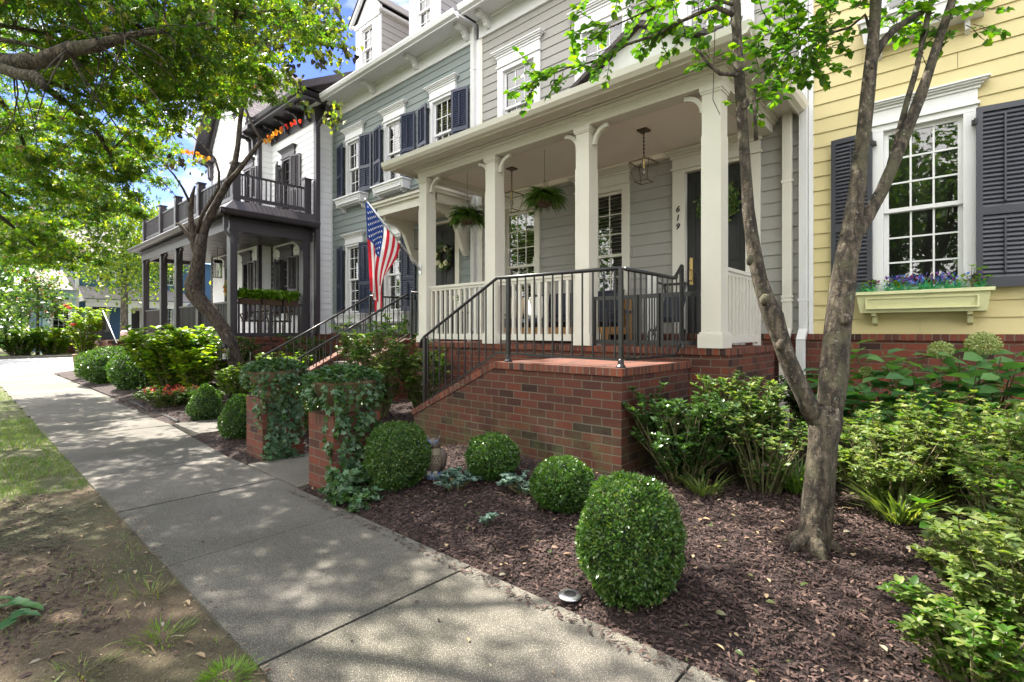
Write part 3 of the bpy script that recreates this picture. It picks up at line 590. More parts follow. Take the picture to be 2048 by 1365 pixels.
b = MB(); b.box(-6.89, -2.14, 5.66, YF, 4.235, 4.26); b.box(-6.89, -2.14, 5.66, 5.72, 4.18, 4.235); b.box(-6.89, -2.14, YF - .09, YF, 4.16, 4.235)
for x in (-6.06, -4.7, -3.3): b.box(x - .004, x + .004, 5.72, YF - .09, 4.233, 4.236)
b.build('porch_ceiling', 'ceiling', lh)
b = MB(); b.box(-7.42, -1.62, 5.12, YF, 4.34, 4.37); b.box(-7.42, -1.60, 5.10, 5.125, 4.29, 4.41); b.box(-1.625, -1.60, 5.10, YF, 4.29, 4.41); b.box(-7.44, -7.415, 5.10, YF, 4.29, 4.41)
ev = b.build('porch_eave', 'cream_trim', lh, bevel=.003); b = MB()
pr = [(5.10, 4.30), (5.04, 4.315), (5.0, 4.36), (4.99, 4.43), (5.005, 4.43), (5.02, 4.37), (5.09, 4.34)]; b.prism(pr, 'x', -7.55, -1.52)
pr2 = [(-1.60, 4.30), (-1.54, 4.315), (-1.51, 4.36), (-1.50, 4.43), (-1.515, 4.43), (-1.53, 4.37), (-1.6, 4.34)]; b.prism(pr2, 'y', 5.0, YF - .02)
b.build('gutter', 'cream_trim', ev)
b = MB(); b.face(((-7.5, 5.02, 4.43), (-1.52, 5.02, 4.43), (-2.9, YF, 5.02), (-6.1, YF, 5.02))); b.face(((-1.52, 5.02, 4.43), (-1.52, YF, 4.43), (-2.9, YF, 5.02))); b.face(((-7.5, YF, 4.43), (-7.5, 5.02, 4.43), (-6.1, YF, 5.02)))
b.face(((-7.5, 5.02, 4.42), (-7.5, YF, 4.42), (-1.52, YF, 4.42), (-1.52, 5.02, 4.42))); b.build('porch_roof', 'shingle_dark', lh)
# pediment on the porch roof over the entry
pa, pc, pz0, pz1, py = -3.5, -1.95, 4.44, 4.90, 5.16; pm = (pa + pc) / 2
b = MB(); b.prism([(pa, pz0), (pc, pz0), (pm, pz1)], 'y', py, py + .9); b.prism([(pa + .5, pz0 + .02), (pc - .5, pz0 + .02), (pm, pz0 + .20)], 'y', py - .03, py); pe = b.build('pediment', 'white_trim', lh)
b = MB()
for s, xe in ((-1, pa), (1, pc)): b.prism([(xe + s * .10, pz0 - .0), (xe + s * .10, pz0 + .05), (pm, pz1 + .06), (pm, pz1 + .0)][::-s], 'y', py - .10, YF)
b.build('pediment_roof', 'shingle_dark', pe)
def porch_rail(par, p0, p1, zt, zb, m, bw=.04, sp=.122, th=.045):
    P, Q = Vector(p0), Vector(p1); b = MB(); mid = lambda z: ((P.x, P.y, z), (Q.x, Q.y, z)); b.sbar(*mid(zt - .02), .075, .04); b.sbar(*mid(zt - .06), .04, .05); o = b.build('porch_railing', m, par, bevel=.003); b = MB(); b.sbar(*mid(zb + .04), th, .09); b.build('bottom_rail', m, o, bevel=.003); balusters(o, p0, p1, zb + .08, zt - .08, sp, bw, m); return o
for i in (0, 1): porch_rail(lh, (CX[i] + .20, 5.53), (CX[i + 1], 5.53), 2.285, PF + .06, 'cream_trim')
porch_rail(lh, (-2.04, 5.65), (-2.04, 7.0), 2.235, PF + .05, 'cream_trim', .05, .125)
b = MB(); b.box(-2.08, -2.0, 7.0, 7.07, PF, 2.25); b.build('newel_post', 'cream_trim', lh, bevel=.004)
b = MB(); b.box(-3.29, -3.23, YF - .058, YF - .045, 2.31, 2.36); b.build('doorbell', 'black_plastic', lh)
def text_mesh(name, s, loc, size, m, parent, rot=(R(90), 0, 0), ext=.006, shear=0, align='CENTER'):
    c = bpy.data.curves.new(name, 'FONT'); c.body = s; c.size = size; c.extrude = ext; c.align_x = align; c.shear = shear; c.offset = .0015
    t = bpy.data.objects.new(name, c); COL.objects.link(t); bpy.context.view_layer.update(); me = bpy.data.meshes.new_from_object(t); bpy.data.objects.remove(t)
    o = bpy.data.objects.new(name, me); COL.objects.link(o); me.materials.clear(); me.materials.append(K[m]); o.parent = parent; bb = BASE[parent.name] if parent else (0, 0, 0)
    o.location = Vector(loc) - Vector(bb); o.rotation_euler = rot; BASE[o.name] = bb; return o
for ch, z in (('6', 3.305), ('1', 3.175), ('9', 3.045)): text_mesh('house_number', ch, (-3.235, YF - .056, z), .125, 'black_plastic', lh, shear=.2)
# ---- yellow house
yh = thing('yellow_house', (1.2, YF, 0), 'yellow lap-sided house with charcoal shutters at the right edge', 'house')
yx0, yx1 = -1.50, 5.5; H = [window(yh, YF, -.385, .70, 1.98, 3.86, 3, 3, 3, 'white_trim', .115, .17, False, (-.97, .18, 1.965, 1.725), False, 'pane', .09)]
H.append(window(yh, YF, -.385, .70, 5.22, 6.7, 3, 2, 2, 'white_trim', .115, .17, True, (-.93, .16, 5.12, 4.86), False))
H.append(window(yh, YF, 2.0, .70, 1.98, 3.86, 3, 3, 3, 'white_trim', .115, .17, True, None, True))
for c_ in yh.children[0].children:
    if c_.name.startswith('flower_box'): c_.data.materials[0] = K['yellow_trim']
shutter(yh, -.83, -1.25, YF - .10, YF - .05, 1.97, 3.86, 'charcoal'); shutter(yh, .065, .50, YF - .12, YF - .05, 1.97, 3.86, 'charcoal')
b = MB(); siding(b, yx0, yx1, 1.48, 7.58, YF, H, .181); b.box(yx0 - .004, yx0 + .045, YF - .05, YF + .02, 1.46, 7.57, 1); b.build('wall', ['yellow_siding', 'white_trim'], yh)
shell(yh, yx0, yx1, 'yellow_siding'); brick_base(yh, -1.504, yx1, YF); cornice(yh, yx0, yx1, 'white_trim'); roof_slab(yh, yx0, yx1); downspout(yh, -1.558, YF - .02, 7.86, .3, .095, 'white_trim')
b = MB(); pts = [(.47 + .05 * math.cos(a) * (1 - k / 22), YF - .1, 1.93 + .055 * math.sin(a) - k * .002) for k, a in enumerate([i * .5 for i in range(16)])]
b.tube(pts, [.006] * 16, 5); b.tube([(.47, YF - .1, 1.93), (.44, YF - .1, 1.86), (.475, YF - .1, 1.82), (.44, YF - .1, 1.80)], [.007] * 4, 5); b.build('shutter_holdback', 'iron', yh)
# ---- white house
wh = thing('white_house', (-17.2, 6.46, 0), 'white lap-sided house with dark brown two-storey porch and balcony', 'house')
WX = -13.57; WB = 'brown_trim'; Yr, Yg = 6.87, 6.46; gl, gr = -20.7, -16.45; H = [window(wh, Yr, -15.25, .66, 4.95, 6.72, 3, 3, 3, WB, .10, .17, True, None, False)]
H.append(window(wh, Yr, -15.40, .62, 2.1, 3.72, 3, 3, 3, WB, .10, .22, False, None, False))
for z0, z1, cx in ((4.95, 6.72, -15.25), (2.0, 3.76, -15.40)):
    for s in (-1, 1): shutter(wh, cx + s * .42, cx + s * .82, Yr - .16, Yr - .04, z0, z1, WB)
b = MB(); siding(b, gr, WX, 1.45, 7.45, Yr, H)
H2 = [window(wh, Yg, -18.9, .62, 1.45, 3.72, 2, 3, 3, WB, .11, .22, False, None, False), window(wh, Yg, -17.35, .5, 1.9, 3.70, 2, 3, 3, WB, .10, .22, False, None, False), window(wh, Yg, -17.2, .6, 4.95, 6.7, 3, 2, 2, WB, .10, .15, True, None, False)]
shutter(wh, -16.98, -16.62, Yg - .12, Yg - .04, 1.85, 3.75, WB); shutter(wh, -16.78, -16.5, Yg - .12, Yg - .04, 4.95, 6.7, WB); gm = (gl + gr) / 2; zg = 8.2; za = 10.75
siding(b, gl, gr, 1.45, za, Yg, H2, top=lambda z: (gl, gr) if z < zg else (gl + (z - zg) / (za - zg) * (gm - gl), gr - (z - zg) / (za - zg) * (gr - gm)))
XF.append(Matrix(((0, -1, 0, WX), (1, 0, 0, 0), (0, 0, 1, 0), (0, 0, 0, 1)))); siding(b, Yr, 7.40, 1.45, 7.5, 0); XF.pop()
XF.append(Matrix(((0, -1, 0, gr), (1, 0, 0, 0), (0, 0, 1, 0), (0, 0, 0, 1)))); siding(b, Yg, Yr, 1.45, 7.5, 0); XF.pop()
b.box(WX - .02, WX + .02, 7.32, YF, 1.45, 7.6, 1)
b.build('wall', ['white_siding', 'white_trim'], wh)
b = MB(); b.box(gl, WX - .02, Yr + .36, 16, 0, 8); b.box(gl, gr - .01, Yg + .36, 16, 0, 8); b.build('rear_wall', 'white_siding', wh)
b = MB(); b.box(WX - .10, WX + .025, Yr - .03, Yr + .10, 1.45, 7.9); b.box(gr - .10, gr + .02, Yg - .03, Yg + .08, 1.45, 7.9); b.box(gl - .02, gl + .1, Yg - .03, Yg + .08, 1.45, 8.2); b.box(gr, gr + .05, Yr - .05, Yr, 1.4, 4.2)
b.build('corner_board', WB, wh, bevel=.004)
b = MB(); b.box(gr, WX + .02, Yr - .05, Yr, 7.42, 7.86); b.box(gr - .06, -13.18, 6.24, 7.3, 7.86, 7.90); b.box(gr - .6, -13.18, 6.2, 6.26, 7.80, 7.96); b.box(-13.22, -13.16, 6.2, 7.34, 7.80, 7.96); b.box(WX, WX + .04, Yr, 7.34, 7.42, 7.86)
ev = b.build('eave', WB, wh, bevel=.006)
for xa, xb in ((gr - .65, gr + .25), (gl - .25, gl + .4)): b = MB(); b.box(xa, xb, 6.02, 6.5, 7.68, 7.80); b.build('eave_return', WB, wh, bevel=.006); b = MB(); b.prism([(6.2, 7.84), (6.13, 7.87), (6.10, 7.97), (6.12, 8.02), (6.2, 8.0)], 'x', gr - .2, -13.10); b.prism([(-13.16, 7.84), (-13.10, 7.87), (-13.06, 7.97), (-13.06, 8.02), (-13.16, 8.0)], 'y', 6.1, 7.30); b.build('gutter', WB, ev)
for x in (-16.0, -15.2, -14.4, -13.85): bracket_piece(wh, x, Yr - .05, 7.86, .09, .42, .42, WB)
for x in (gr - .2, gr - .5, gl + .15, gl - .05): bracket_piece(wh, x, Yg, 7.69, .09, .40, .62, WB)
b = MB(); s_ = (za + .1 - 7.95) / (gm - gl + .35)
for s in (-1, 1):      # steep front gable
    xe = gm + s * ((gr - gl) / 2 + .38); p = [(xe, 5.98, 8.0), (gm, 5.98, za + .28), (gm, 12, za + .28), (xe, 12, 8.0)]; b.face(p if s < 0 else p[::-1], 0, [(0, 0), (0, 3.4), (6, 3.4), (6, 0)][::(1 if s < 0 else -1)]); q = [(x, y, z - .08) for x, y, z in p]; b.face(q[::-1] if s < 0 else q, 1)
b.face(((gr - .2, 6.15, 8.0), (-13.08, 6.15, 8.0), (-13.08, 12, 11.2), (gr - .2, 12, 11.2)), 0, [(0, 0), (3, 0), (3, 6), (0, 6)]); b.face(((-13.08, 6.15, 7.9), (-13.08, 12, 11.1), (-13.08, 12, 11.2), (-13.08, 6.15, 8.0)), 1); b.face(((-13.08, 12, 11.2), (-13.08, 18, 8), (-20, 18, 8), (-20, 12, 11.2)), 0)
b.build('roof', ['shingle_gray', WB], wh)
b = MB()
for s in (-1, 1): xe = gm + s * ((gr - gl) / 2 + .40); b.prism([(xe, 7.78), (xe, 8.03), (gm, za + .32), (gm, za + .05)][::s], 'y', 5.93, 5.99)
for s in (-1, 1): xe = gm + s * ((gr - gl) / 2 + .02); b.prism([(xe, 8.02), (xe + s * .0, 8.22), (gm, za + .06), (gm, za - .12)][::s], 'y', 6.36, 6.43)
b.build('rake_board', WB, wh, bevel=.005)
b = MB(); b.prism([(-13.10, 8.02), (-13.10, 8.0), (-13.5, 7.98), (-13.5, 8.02)], 'y', 6.2, 6.3); b.prism([(6.05, 7.86), (12, 11.12), (12, 11.32), (6.05, 8.06)], 'x', -13.10, -13.05); b.prism([(6.3, 8.0), (12, 11.1), (12, 8.0)], 'x', WX - .02, WX + .02, 0); b.build('side_gable', WB, wh)
b = MB(); b.box(gm + .02, gm + .3, Yg - .04, Yg, 8.75, 9.5)
for i in range(9): z = 8.8 + i * .075; b.box(gm + .06, gm + .26, Yg - .06, Yg - .04, z, z + .04)
b.build('gable_vent', WB, wh)
PW = 1.37; wcx = (-22.45, -20.15, -18.47, -16.40, -13.97)
b = MB(); b.box(-22.5, -13.72, 4.68, Yg, -.1, PW - .075, 0); b.box(-16.45, -13.72, Yg, Yr - .04, -.1, PW - .076, 0); b.box(-22.52, -13.70, 4.66, Yg, PW - .073, PW, 1); b.box(-16.45, -13.70, Yg, Yr, PW - .073, PW, 1); b.box(gl, WX + .01, Yr - .038, 7.30, -.1, 1.44, 0)
b.build('porch_floor', ['brick', 'brick_cap'], wh)
def wcol(x, y, w=.20, d=.18):
    b = MB(); b.box(x, x + w, y, y + d, PW, 4.10); b.box(x - .025, x + w + .025, y - .025, y + d + .025, PW, PW + .12); b.box(x - .02, x + w + .02, y - .02, y + d + .02, 4.04, 4.098); b.box(x - .01, x + w + .01, y - .01, y + d + .01, 3.60, 3.62)
    c = b.build('column', WB, wh, bevel=.005); return c
for i, x in enumerate(wcx):
    c = wcol(x, 4.70)
    for s in (-1, 1):
        if (i == 0 and s < 0) or (i == 4 and s > 0): continue
        b = MB(); gable_bracket(b, x + (.2 if s > 0 else 0), 4.76, 4.10, s, .28, .06); b.build('knee_brace', WB, c)
wcol(-13.97, Yr - .30, .24, .2); wcol(-22.45, Yg - .2)
XF.append(Matrix(((0, -1, 0, -13.80), (1, 0, 0, 0), (0, 0, 1, 0), (0, 0, 0, 1))))
for x, s in ((4.88, 1), (Yr - .30, -1)): b = MB(); gable_bracket(b, x, 0, 4.08, s, .30, .06); b.build('knee_brace', WB, wh)
XF.pop()
b = MB(); b.box(-22.48, -13.74, 4.69, 4.90, 4.10, 4.44); b.box(-13.97, -13.74, 4.90, Yr, 4.06, 4.44); b.box(-22.48, -22.28, 4.90, Yg, 4.1, 4.44)
for dz, o_ in ((4.30, .02), (4.33, .05), (4.36, .08)): b.box(-22.48 - o_, -13.74 + o_, 4.69 - o_, Yr, dz, dz + .025)
b.build('porch_beam', WB, wh, bevel=.004)
b = MB(); b.box(-22.28, -13.97, 4.9, Yr, 4.22, 4.24)
for i in range(12): x = -22.2 + i * .7; b.box(x, x + .008, 4.9, Yr, 4.216, 4.221)
b.build('porch_ceiling', WB, wh)
b = MB(); b.box(-22.78, -13.36, 4.42, Yr, 4.44, 4.46); b.prism([(4.42, 4.40), (4.37, 4.42), (4.33, 4.50), (4.34, 4.52), (4.42, 4.50)], 'x', -22.85, -13.28); b.prism([(-13.36, 4.38), (-13.31, 4.42), (-13.27, 4.50), (-13.28, 4.52), (-13.36, 4.5)], 'y', 4.34, Yr - .02)
b.face(((-22.8, 4.42, 4.50), (-13.32, 4.42, 4.50), (-13.6, 4.72, 4.80), (-22.5, 4.72, 4.80))); b.face(((-13.32, 4.42, 4.50), (-13.32, Yr, 4.50), (-13.6, Yr, 4.80), (-13.6, 4.72, 4.80))); b.box(-22.5, -13.62, 4.74, Yr, 4.76, 4.80)
b.build('balcony_deck', WB, wh, bevel=.004)
def wpost(x, y, z0=4.80, z1=5.76, w=.19):
    b = MB(); b.box(x, x + w, y, y + w, z0, z1); b.box(x - .025, x + w + .025, y - .025, y + w + .025, z1, z1 + .035); b.box(x + .04, x + w - .04, y - .006, y, z0 + .2, z1 - .15); b.box(x + w, x + w + .006, y + .04, y + w - .04, z0 + .2, z1 - .15); return b.build('balcony_post', WB, wh, bevel=.005)
bx = (-22.6, -20.42, -18.68, -16.5, -13.86)
for x in bx: wpost(x, 4.74)
wpost(-13.86, Yr - .28)
def wrail(p0, p1, zt, zb, nm='balcony_railing', bw=.032, sp=.115):
    P, Q = Vector(p0), Vector(p1); b = MB(); b.sbar((P.x, P.y, zt), (Q.x, Q.y, zt), .07, .045); o = b.build(nm, WB, wh, bevel=.003); b = MB(); b.sbar((P.x, P.y, zb), (Q.x, Q.y, zb), .05, .09); b.build('bottom_rail', WB, o, bevel=.003); balusters(o, p0, p1, zb + .04, zt - .02, sp, bw, WB)
for a, c in zip(bx, bx[1:]): wrail((a + .19, 4.83), (c, 4.83), 5.52, 4.93)
wrail((-13.76, 4.93), (-13.76, Yr - .28), 5.52, 4.93)
for i in (0, 2, 3): wrail((wcx[i] + .2, 4.79), (wcx[i + 1], 4.79), 2.27, PW + .07, 'porch_railing')
wrail((-13.86, 4.88), (-13.86, Yr - .3), 2.26, PW + .07, 'porch_railing', .04, .135)
b = MB(); b.box(-13.72, -13.63, 4.52, 4.62, 4.1, 4.45)
b.tube([(-13.68, 4.57, 4.15), (-13.68, 4.57, 4.0), (-13.66, 4.72, 3.85), (-13.66, 4.72, 3.7)], [.055] * 4, 4); b.box(-13.72, -13.62, 4.66, 4.78, 1.55, 3.75); b.tube([(-13.67, 4.72, 1.6), (-13.67, 4.60, 1.35), (-13.67, 4.58, .25)], [.06, .06, .06], 4)
b.build('downspout', WB, wh, bevel=.004)
b = MB(); b.tube([(-13.2, 7.0, 7.9), (-13.2, 7.0, 7.6), (-13.46, 6.84, 7.2), (-13.46, 6.84, 7.0)], [.06] * 4, 4); b.box(-13.53, -13.40, 6.78, 6.9, 1.6, 7.05); b.tube([(-13.46, 6.84, 1.65), (-13.46, 6.70, 1.4), (-13.46, 6.68, .25)], [.065] * 3, 4); b.build('downspout', WB, wh, bevel=.004)
b = MB(); b.box(-19.21, -18.59, Yg - .06, Yg - .03, PW, PW + .7); b.build('door_panel', WB, wh)
# ------------------------------------------------------------------ stoops and iron rails
def iron_rail(par, pts, z_off=(0, 0), h=.86, sp=.115, posts=(), foot=.07, name='railing', curl=False):
    """pts: list of (x, y, z) along the walking line; top rail h above; balusters are parts of it"""
    P = [Vector(p) for p in pts]; b = MB()
    for p, q in zip(P, P[1:]): b.sbar(p + Vector((0, 0, foot)), q + Vector((0, 0, foot)), .012, .022)
    o = b.build(name, 'iron', par); b = MB(); up = Vector((0, 0, h))
    tp = [p + up for p in P]
    if curl: d = (tp[0] - tp[1]).normalized(); tp = [tp[0] + d * .10 - Vector((0, 0, .10)), tp[0] + d * .08 - Vector((0, 0, .02))] + tp
    b.tube(tp, [.019] * len(tp), 8); b.build('handrail', 'iron', o, smooth=True)
    bb = MB(); f = P[0]; bb.box(f.x - .0065, f.x + .0065, f.y - .0065, f.y + .0065, f.z + foot, f.z + h - .01); first = bb.build('baluster', 'iron', o); used = False
    for p, q in zip(P, P[1:]):
        L = Vector((q.x - p.x, q.y - p.y)).length; n = max(1, int(round(L / sp)))
        for i in range(n):
            c = p + (q - p) * (i + .5) / n - f
            if not used: first.location = Vector(first.location) + c; c0 = c.copy(); used = True
            else: inst(first, 'baluster', o, c - c0)
    for k in posts:
        p = P[k]; b = MB(); b.box(p.x - .018, p.x + .018, p.y - .018, p.y + .018, p.z, p.z + h); b.lathe((p.x, p.y, p.z), [(.045, 0), (.045, .012), (.03, .03), (.026, .07), (.018, .08)], 10); b.build('newel_post', 'iron', o)
    return o
st = thing('brick_stoop', (-3.06, 4.7, 0), 'red brick entry stoop with black iron railing leading up to the cream columned porch', 'steps', 'brick stoops in front of the row')
LZ = 1.18; sx0, sx1 = -3.84, -2.275
b = MB(); b.box(sx0, sx1, 3.97, 5.42, -.1, LZ - .072, 0); b.build('landing', ['brick_moss'], st)
b = MB(); b.box(sx0, sx1 + .02, 3.95, 4.17, LZ - .07, LZ, 0); b.box(sx1 - .19, sx1 + .022, 4.172, 5.425, LZ - .07, LZ + .001, 0); b.box(sx0, sx1 - .192, 4.172, 5.425, LZ - .07, LZ - .004, 1); b.build('landing_cap', ['brick_cap', 'brick_cap'], st, bevel=.003)
for y0, y1, c in ((3.968, 4.16, 1), (5.24, 5.425, 0)):
    b = MB(); b.prism([(-5.26, 0), (-5.26, .44), (sx0 - .001, LZ - .075), (sx0 - .001, 0)], 'y', y0, y1); ck = b.build('cheek_wall', 'brick_moss', st)
    b = MB(); a = (-5.29, .47); e = (sx0, LZ - .035); dx, dz = e[0] - a[0], e[1] - a[1]; L = math.hypot(dx, dz)
    A = Vector((a[0], 0, a[1])); Dv = Vector((dx / L, 0, dz / L)); Nv = Vector((-dz / L, 0, dx / L)); n = 16
    for i in range(n):
        p = A + Dv * (L * i / n + .004); q = A + Dv * (L * (i + 1) / n - .004); pl = [(p - Nv * .036), (q - Nv * .036), (q + Nv * .036), (p + Nv * .036)]
        b.prism([(v.x, v.z) for v in pl], 'y', y0 - .012, y1 + .012)
    b.build('wall_cap', 'brick_cap', ck, bevel=.003)
for i in range(7):
    z = .10 + (LZ - .10) * (i + 1) / 7.6; x = -5.22 + .225 * i
    if z < LZ - .05:
        b = MB(); b.box(x, sx0 - .002, 4.162, 5.238, -.05 if i == 0 else z - .14, z - .055, 0); b.box(x - .015, sx0 - .003, 4.163, 5.237, z - .054, z, 1); b.build('step', ['brick', 'brick_cap'], st, bevel=.003)
b = MB(); b.box(-5.32, -4.2, 3.86, 3.965, -.05, .115); b.box(-5.1, -3.6, 3.80, 3.858, -.05, .06); b.build('footing', 'brick', st, bevel=.004)
iron_rail(st, [(-5.14, 4.05, .55), (sx0 - .03, 4.05, LZ + .02), (sx1 - .05, 4.05, LZ)], h=.90, posts=(2,), curl=True)
b = MB(); b.box(-3.72, -3.68, 4.03, 4.07, LZ, LZ + .9); b.lathe((-3.70, 4.05, LZ), [(.045, 0), (.045, .012), (.03, .03), (.026, .07), (.018, .08)], 10); b.build('newel_post', 'iron', st); b = MB(); b.box(-5.16, -5.12, 4.03, 4.07, .48, .55 + .88); b.build('newel_post', 'iron', st)
iron_rail(st, [(sx1 - .05, 4.13, LZ), (sx1 - .05, 5.18, LZ), (sx1 - .05, 5.36, LZ + .15)], h=.90, posts=(2,), name='side_railing')
ns = thing('brick_stoop', (-8.85, 5.2, 0), 'sunlit brick steps with two parallel iron handrails up to the slate green house door', 'steps', 'brick stoops in front of the row')
nx0, nx1, NZ = -9.62, -8.04, 1.36
b = MB(); b.box(nx0, nx1, 5.9, YF - .06, -.1, NZ - .072, 0); b.box(nx0 - .015, nx1 + .015, 5.885, YF - .06, NZ - .07, NZ, 1); b.build('landing', ['brick', 'brick_cap'], ns, bevel=.003)
for x0, x1 in ((nx0, nx0 + .20), (nx1 - .20, nx1)):
    b = MB(); b.prism([(3.92, 0), (3.92, .32), (5.898, NZ - .06), (5.898, 0)], 'x', x0, x1, 0); b.prism([(3.89, .325), (3.89, .40), (5.884, NZ + .02), (5.884, NZ - .055)], 'x', x0 - .012, x1 + .012, 1); b.build('cheek_wall', ['brick', 'brick_capv'], ns, bevel=.003)
for i in range(8):
    z = .05 + (NZ - .05) * (i + 1) / 9; y = 3.95 + i * .235; b = MB(); b.box(nx0 + .202, nx1 - .202, y, 5.897, -.05 if i == 0 else z - .148, z - .056, 0); b.box(nx0 + .203, nx1 - .203, y - .015, 5.896, z - .055, z, 1); b.build('step', ['brick', 'concrete'], ns, bevel=.003)
iron_rail(ns, [(nx0 + .10, 3.80, .20), (nx0 + .10, 5.98, NZ + .02)], h=.86, posts=(), sp=.13); iron_rail(ns, [(nx1 - .10, 3.80, .20), (nx1 - .10, 5.98, NZ + .02)], h=.86, posts=(), sp=.13)
iron_rail(ns, [(nx0 + .06, 6.05, NZ), (nx0 + .06, YF - .1, NZ)], h=.92, posts=(0, 1), sp=.11, name='side_railing'); iron_rail(ns, [(nx1 - .06, 6.05, NZ), (nx1 - .06, YF - .1, NZ)], h=.92, posts=(0, 1), sp=.11, name='side_railing')
ws = thing('brick_stoop', (-20.6, 4.0, 0), 'far brick stoop beside the white house porch with a single pale handrail', 'steps', 'brick stoops in front of the row')
b = MB(); b.box(-22.3, -19.9, 3.3, 4.66, -.1, 1.17, 0); b.box(-22.32, -19.88, 3.28, 4.66, 1.172, 1.24, 1); b.build('landing', ['brick', 'brick_cap'], ws, bevel=.003)
for i in range(6): z = 1.24 - .18 * (i + 1); b = MB(); x = -19.9 + i * .28; b.box(x + .002, x + .3, 3.5, 4.5, -.1, z); b.build('step', 'brick', ws)
b = MB(); b.prism([(-19.88, 0), (-19.88, 1.16), (-18.2, .15), (-18.2, 0)], 'y', 3.3, 3.5); b.build('cheek_wall', 'brick', ws)
iron_rail(ws, [(-22.2, 3.38, 1.24), (-21.3, 3.38, 1.24)], h=.95, posts=(0, 1)); r_ = iron_rail(ws, [(-21.25, 3.38, 1.24), (-19.1, 3.38, .2)], h=.97); [c for c in r_.children if c.name.startswith('handrail')][0].data.materials[0] = K['steel']
# ------------------------------------------------------------------ gate pillars, urns
def pillar(loc, label):
    t = thing('brick_pillar', loc, label, 'pillar', 'brick pillars either side of the entrance path'); x, y, z = loc; b = MB(); b.box(x - .235, x + .235, y - .24, y + .24, z - .06, z + .62); b.build('shaft', 'brick', t, bevel=.004)
    b = MB(); b.box(x - .237, x + .237, y - .242, y + .242, z + .622, z + .735); b.build('cap', 'brick_cap', t, bevel=.006); return t
p1 = pillar((-6.22, 2.63, .0), 'left brick gate pillar beside the sidewalk, ivy down its right face'); p2 = pillar((-4.495, 2.56, .0), 'right brick gate pillar next to the round boxwood, nearer the camera')
def urn(loc, label, n):
    t = thing('planter_urn', loc, label, 'planter', 'ivy filled bowls on the brick pillars'); b = MB()
    b.lathe(loc, [(.13, 0), (.14, .02), (.11, .05), (.16, .09), (.24, .15), (.285, .24), (.295, .27), (.31, .285), (.31, .31), (.27, .31), (.25, .27), (.0, .26)], 28); b.build('bowl', 'terracotta', t, smooth=True)
    P = []; D = []; c = np.array(loc); x0, y0, z0 = loc
    for i in range(n):      # mound
        a = RS.rand() * 6.28; r = .34 * RS.rand() ** .55; P.append((x0 + r * math.cos(a), y0 + r * math.sin(a), z0 + .29 + .12 * (1 - (r / .36) ** 2) + .03 * RS.rand())); D.append((math.cos(a), math.sin(a), RS.normal() * .5))
    vb = MB()
    for k in range(44):     # trailing vines
        a = RS.rand() * 6.28; L = RS.choice([.18, .3, .45], p=[.4, .4, .2]); 
        if -.8 < math.atan2(math.sin(a + .4), math.cos(a + .4)) < .6 and RS.rand() < .75: L = .3 + .5 * RS.rand()
        p = Vector((x0 + .31 * math.cos(a), y0 + .31 * math.sin(a), z0 + .31)); pts = [p]; m = int(L / .035)
        for j in range(m):
            rr = .34 - .05 * min(1, j / 6) ; d = Vector((math.cos(a), math.sin(a), 0)) * (.02 if j < 2 else -.006) + Vector((RS.normal() * .008, RS.normal() * .008, -.032)); p = p + d; pts.append(p)
            for q in range(2): P.append((p.x + RS.normal() * .015, p.y + RS.normal() * .015, p.z)); D.append((math.cos(a) + RS.normal() * .6, math.sin(a) + RS.normal() * .6, -.7 + RS.normal() * .3))
        vb.tube(pts, [.0025] * len(pts), 3)
    P = np.array(P); D = np.array(D); N = unit(P - np.array([x0, y0, z0 - .1])) + RS.normal(size=P.shape) * .4
    iv = scatter('ivy', T_ivy(), P, D, N, .035 + .03 * RS.rand(len(P)), ['leaf_ivy', 'leaf_gloss'], t, RS.randint(0, 2, len(P))); vb.build('vine', 'stem', iv); return t
urn((-6.22, 2.63, .736), 'weathered clay bowl of ivy on the left pillar', 900); urn((-4.495, 2.56, .736), 'weathered clay bowl of ivy on the right pillar next to the round boxwood', 950)
def ivy_patch(name, label, boxes, n, s=(.035, .04), mats=('leaf_ivy',)):
    P = []; D = []; N = []; tot = sum(bx[6] for bx in boxes)
    for (x0, x1, y0, y1, z0, z1, w, nx, ny, nz) in boxes:
        for i in range(int(n * w / tot)): P.append((x0 + (x1 - x0) * RS.rand(), y0 + (y1 - y0) * RS.rand(), z0 + (z1 - z0) * RS.rand())); N.append((nx + RS.normal() * .35, ny + RS.normal() * .35, nz + RS.normal() * .35)); D.append((RS.normal() * .5 + .3 * nx, RS.normal() * .5 + .3 * ny, -.6 + RS.normal() * .5 if nz < .5 else RS.normal() * .2))
    o = scatter(name, T_ivy(), np.array(P), np.array(D), np.array(N), s[0] + s[1] * RS.rand(len(P)), list(mats), None, None if len(mats) == 1 else RS.randint(0, len(mats), len(P)), (boxes[0][0], boxes[0][2], 0)); return tag(o, label, 'ivy')
ivy_patch('ivy', 'ivy climbing down the inner face of the left brick pillar', [(-5.985, -5.955, 2.42, 2.86, .25, .75, 3, 1, 0, .2), (-5.985, -5.93, 2.40, 2.75, .02, .3, 2, 1, 0, .3), (-6.2, -5.98, 2.375, 2.395, .35, .74, .35, 0, -1, .2), (-5.98, -5.85, 2.4, 2.8, 0, .12, .6, .2, 0, 1)], 520)
ivy_patch('ivy', 'ivy covering the right brick pillar side and trailing onto the sidewalk corner', [(-4.26, -4.22, 2.36, 2.8, .1, .74, 3, 1, 0, .2), (-4.26, -4.02, 2.28, 2.75, .03, .28, 3, .5, -.4, .8), (-4.26, -3.7, 2.18, 2.5, .03, .14, 3, 0, -.2, 1), (-4.34, -4.26, 2.30, 2.316, .05, .5, .4, 0, -1, .2)], 900, mats=('leaf_ivy', 'leaf_gloss'))
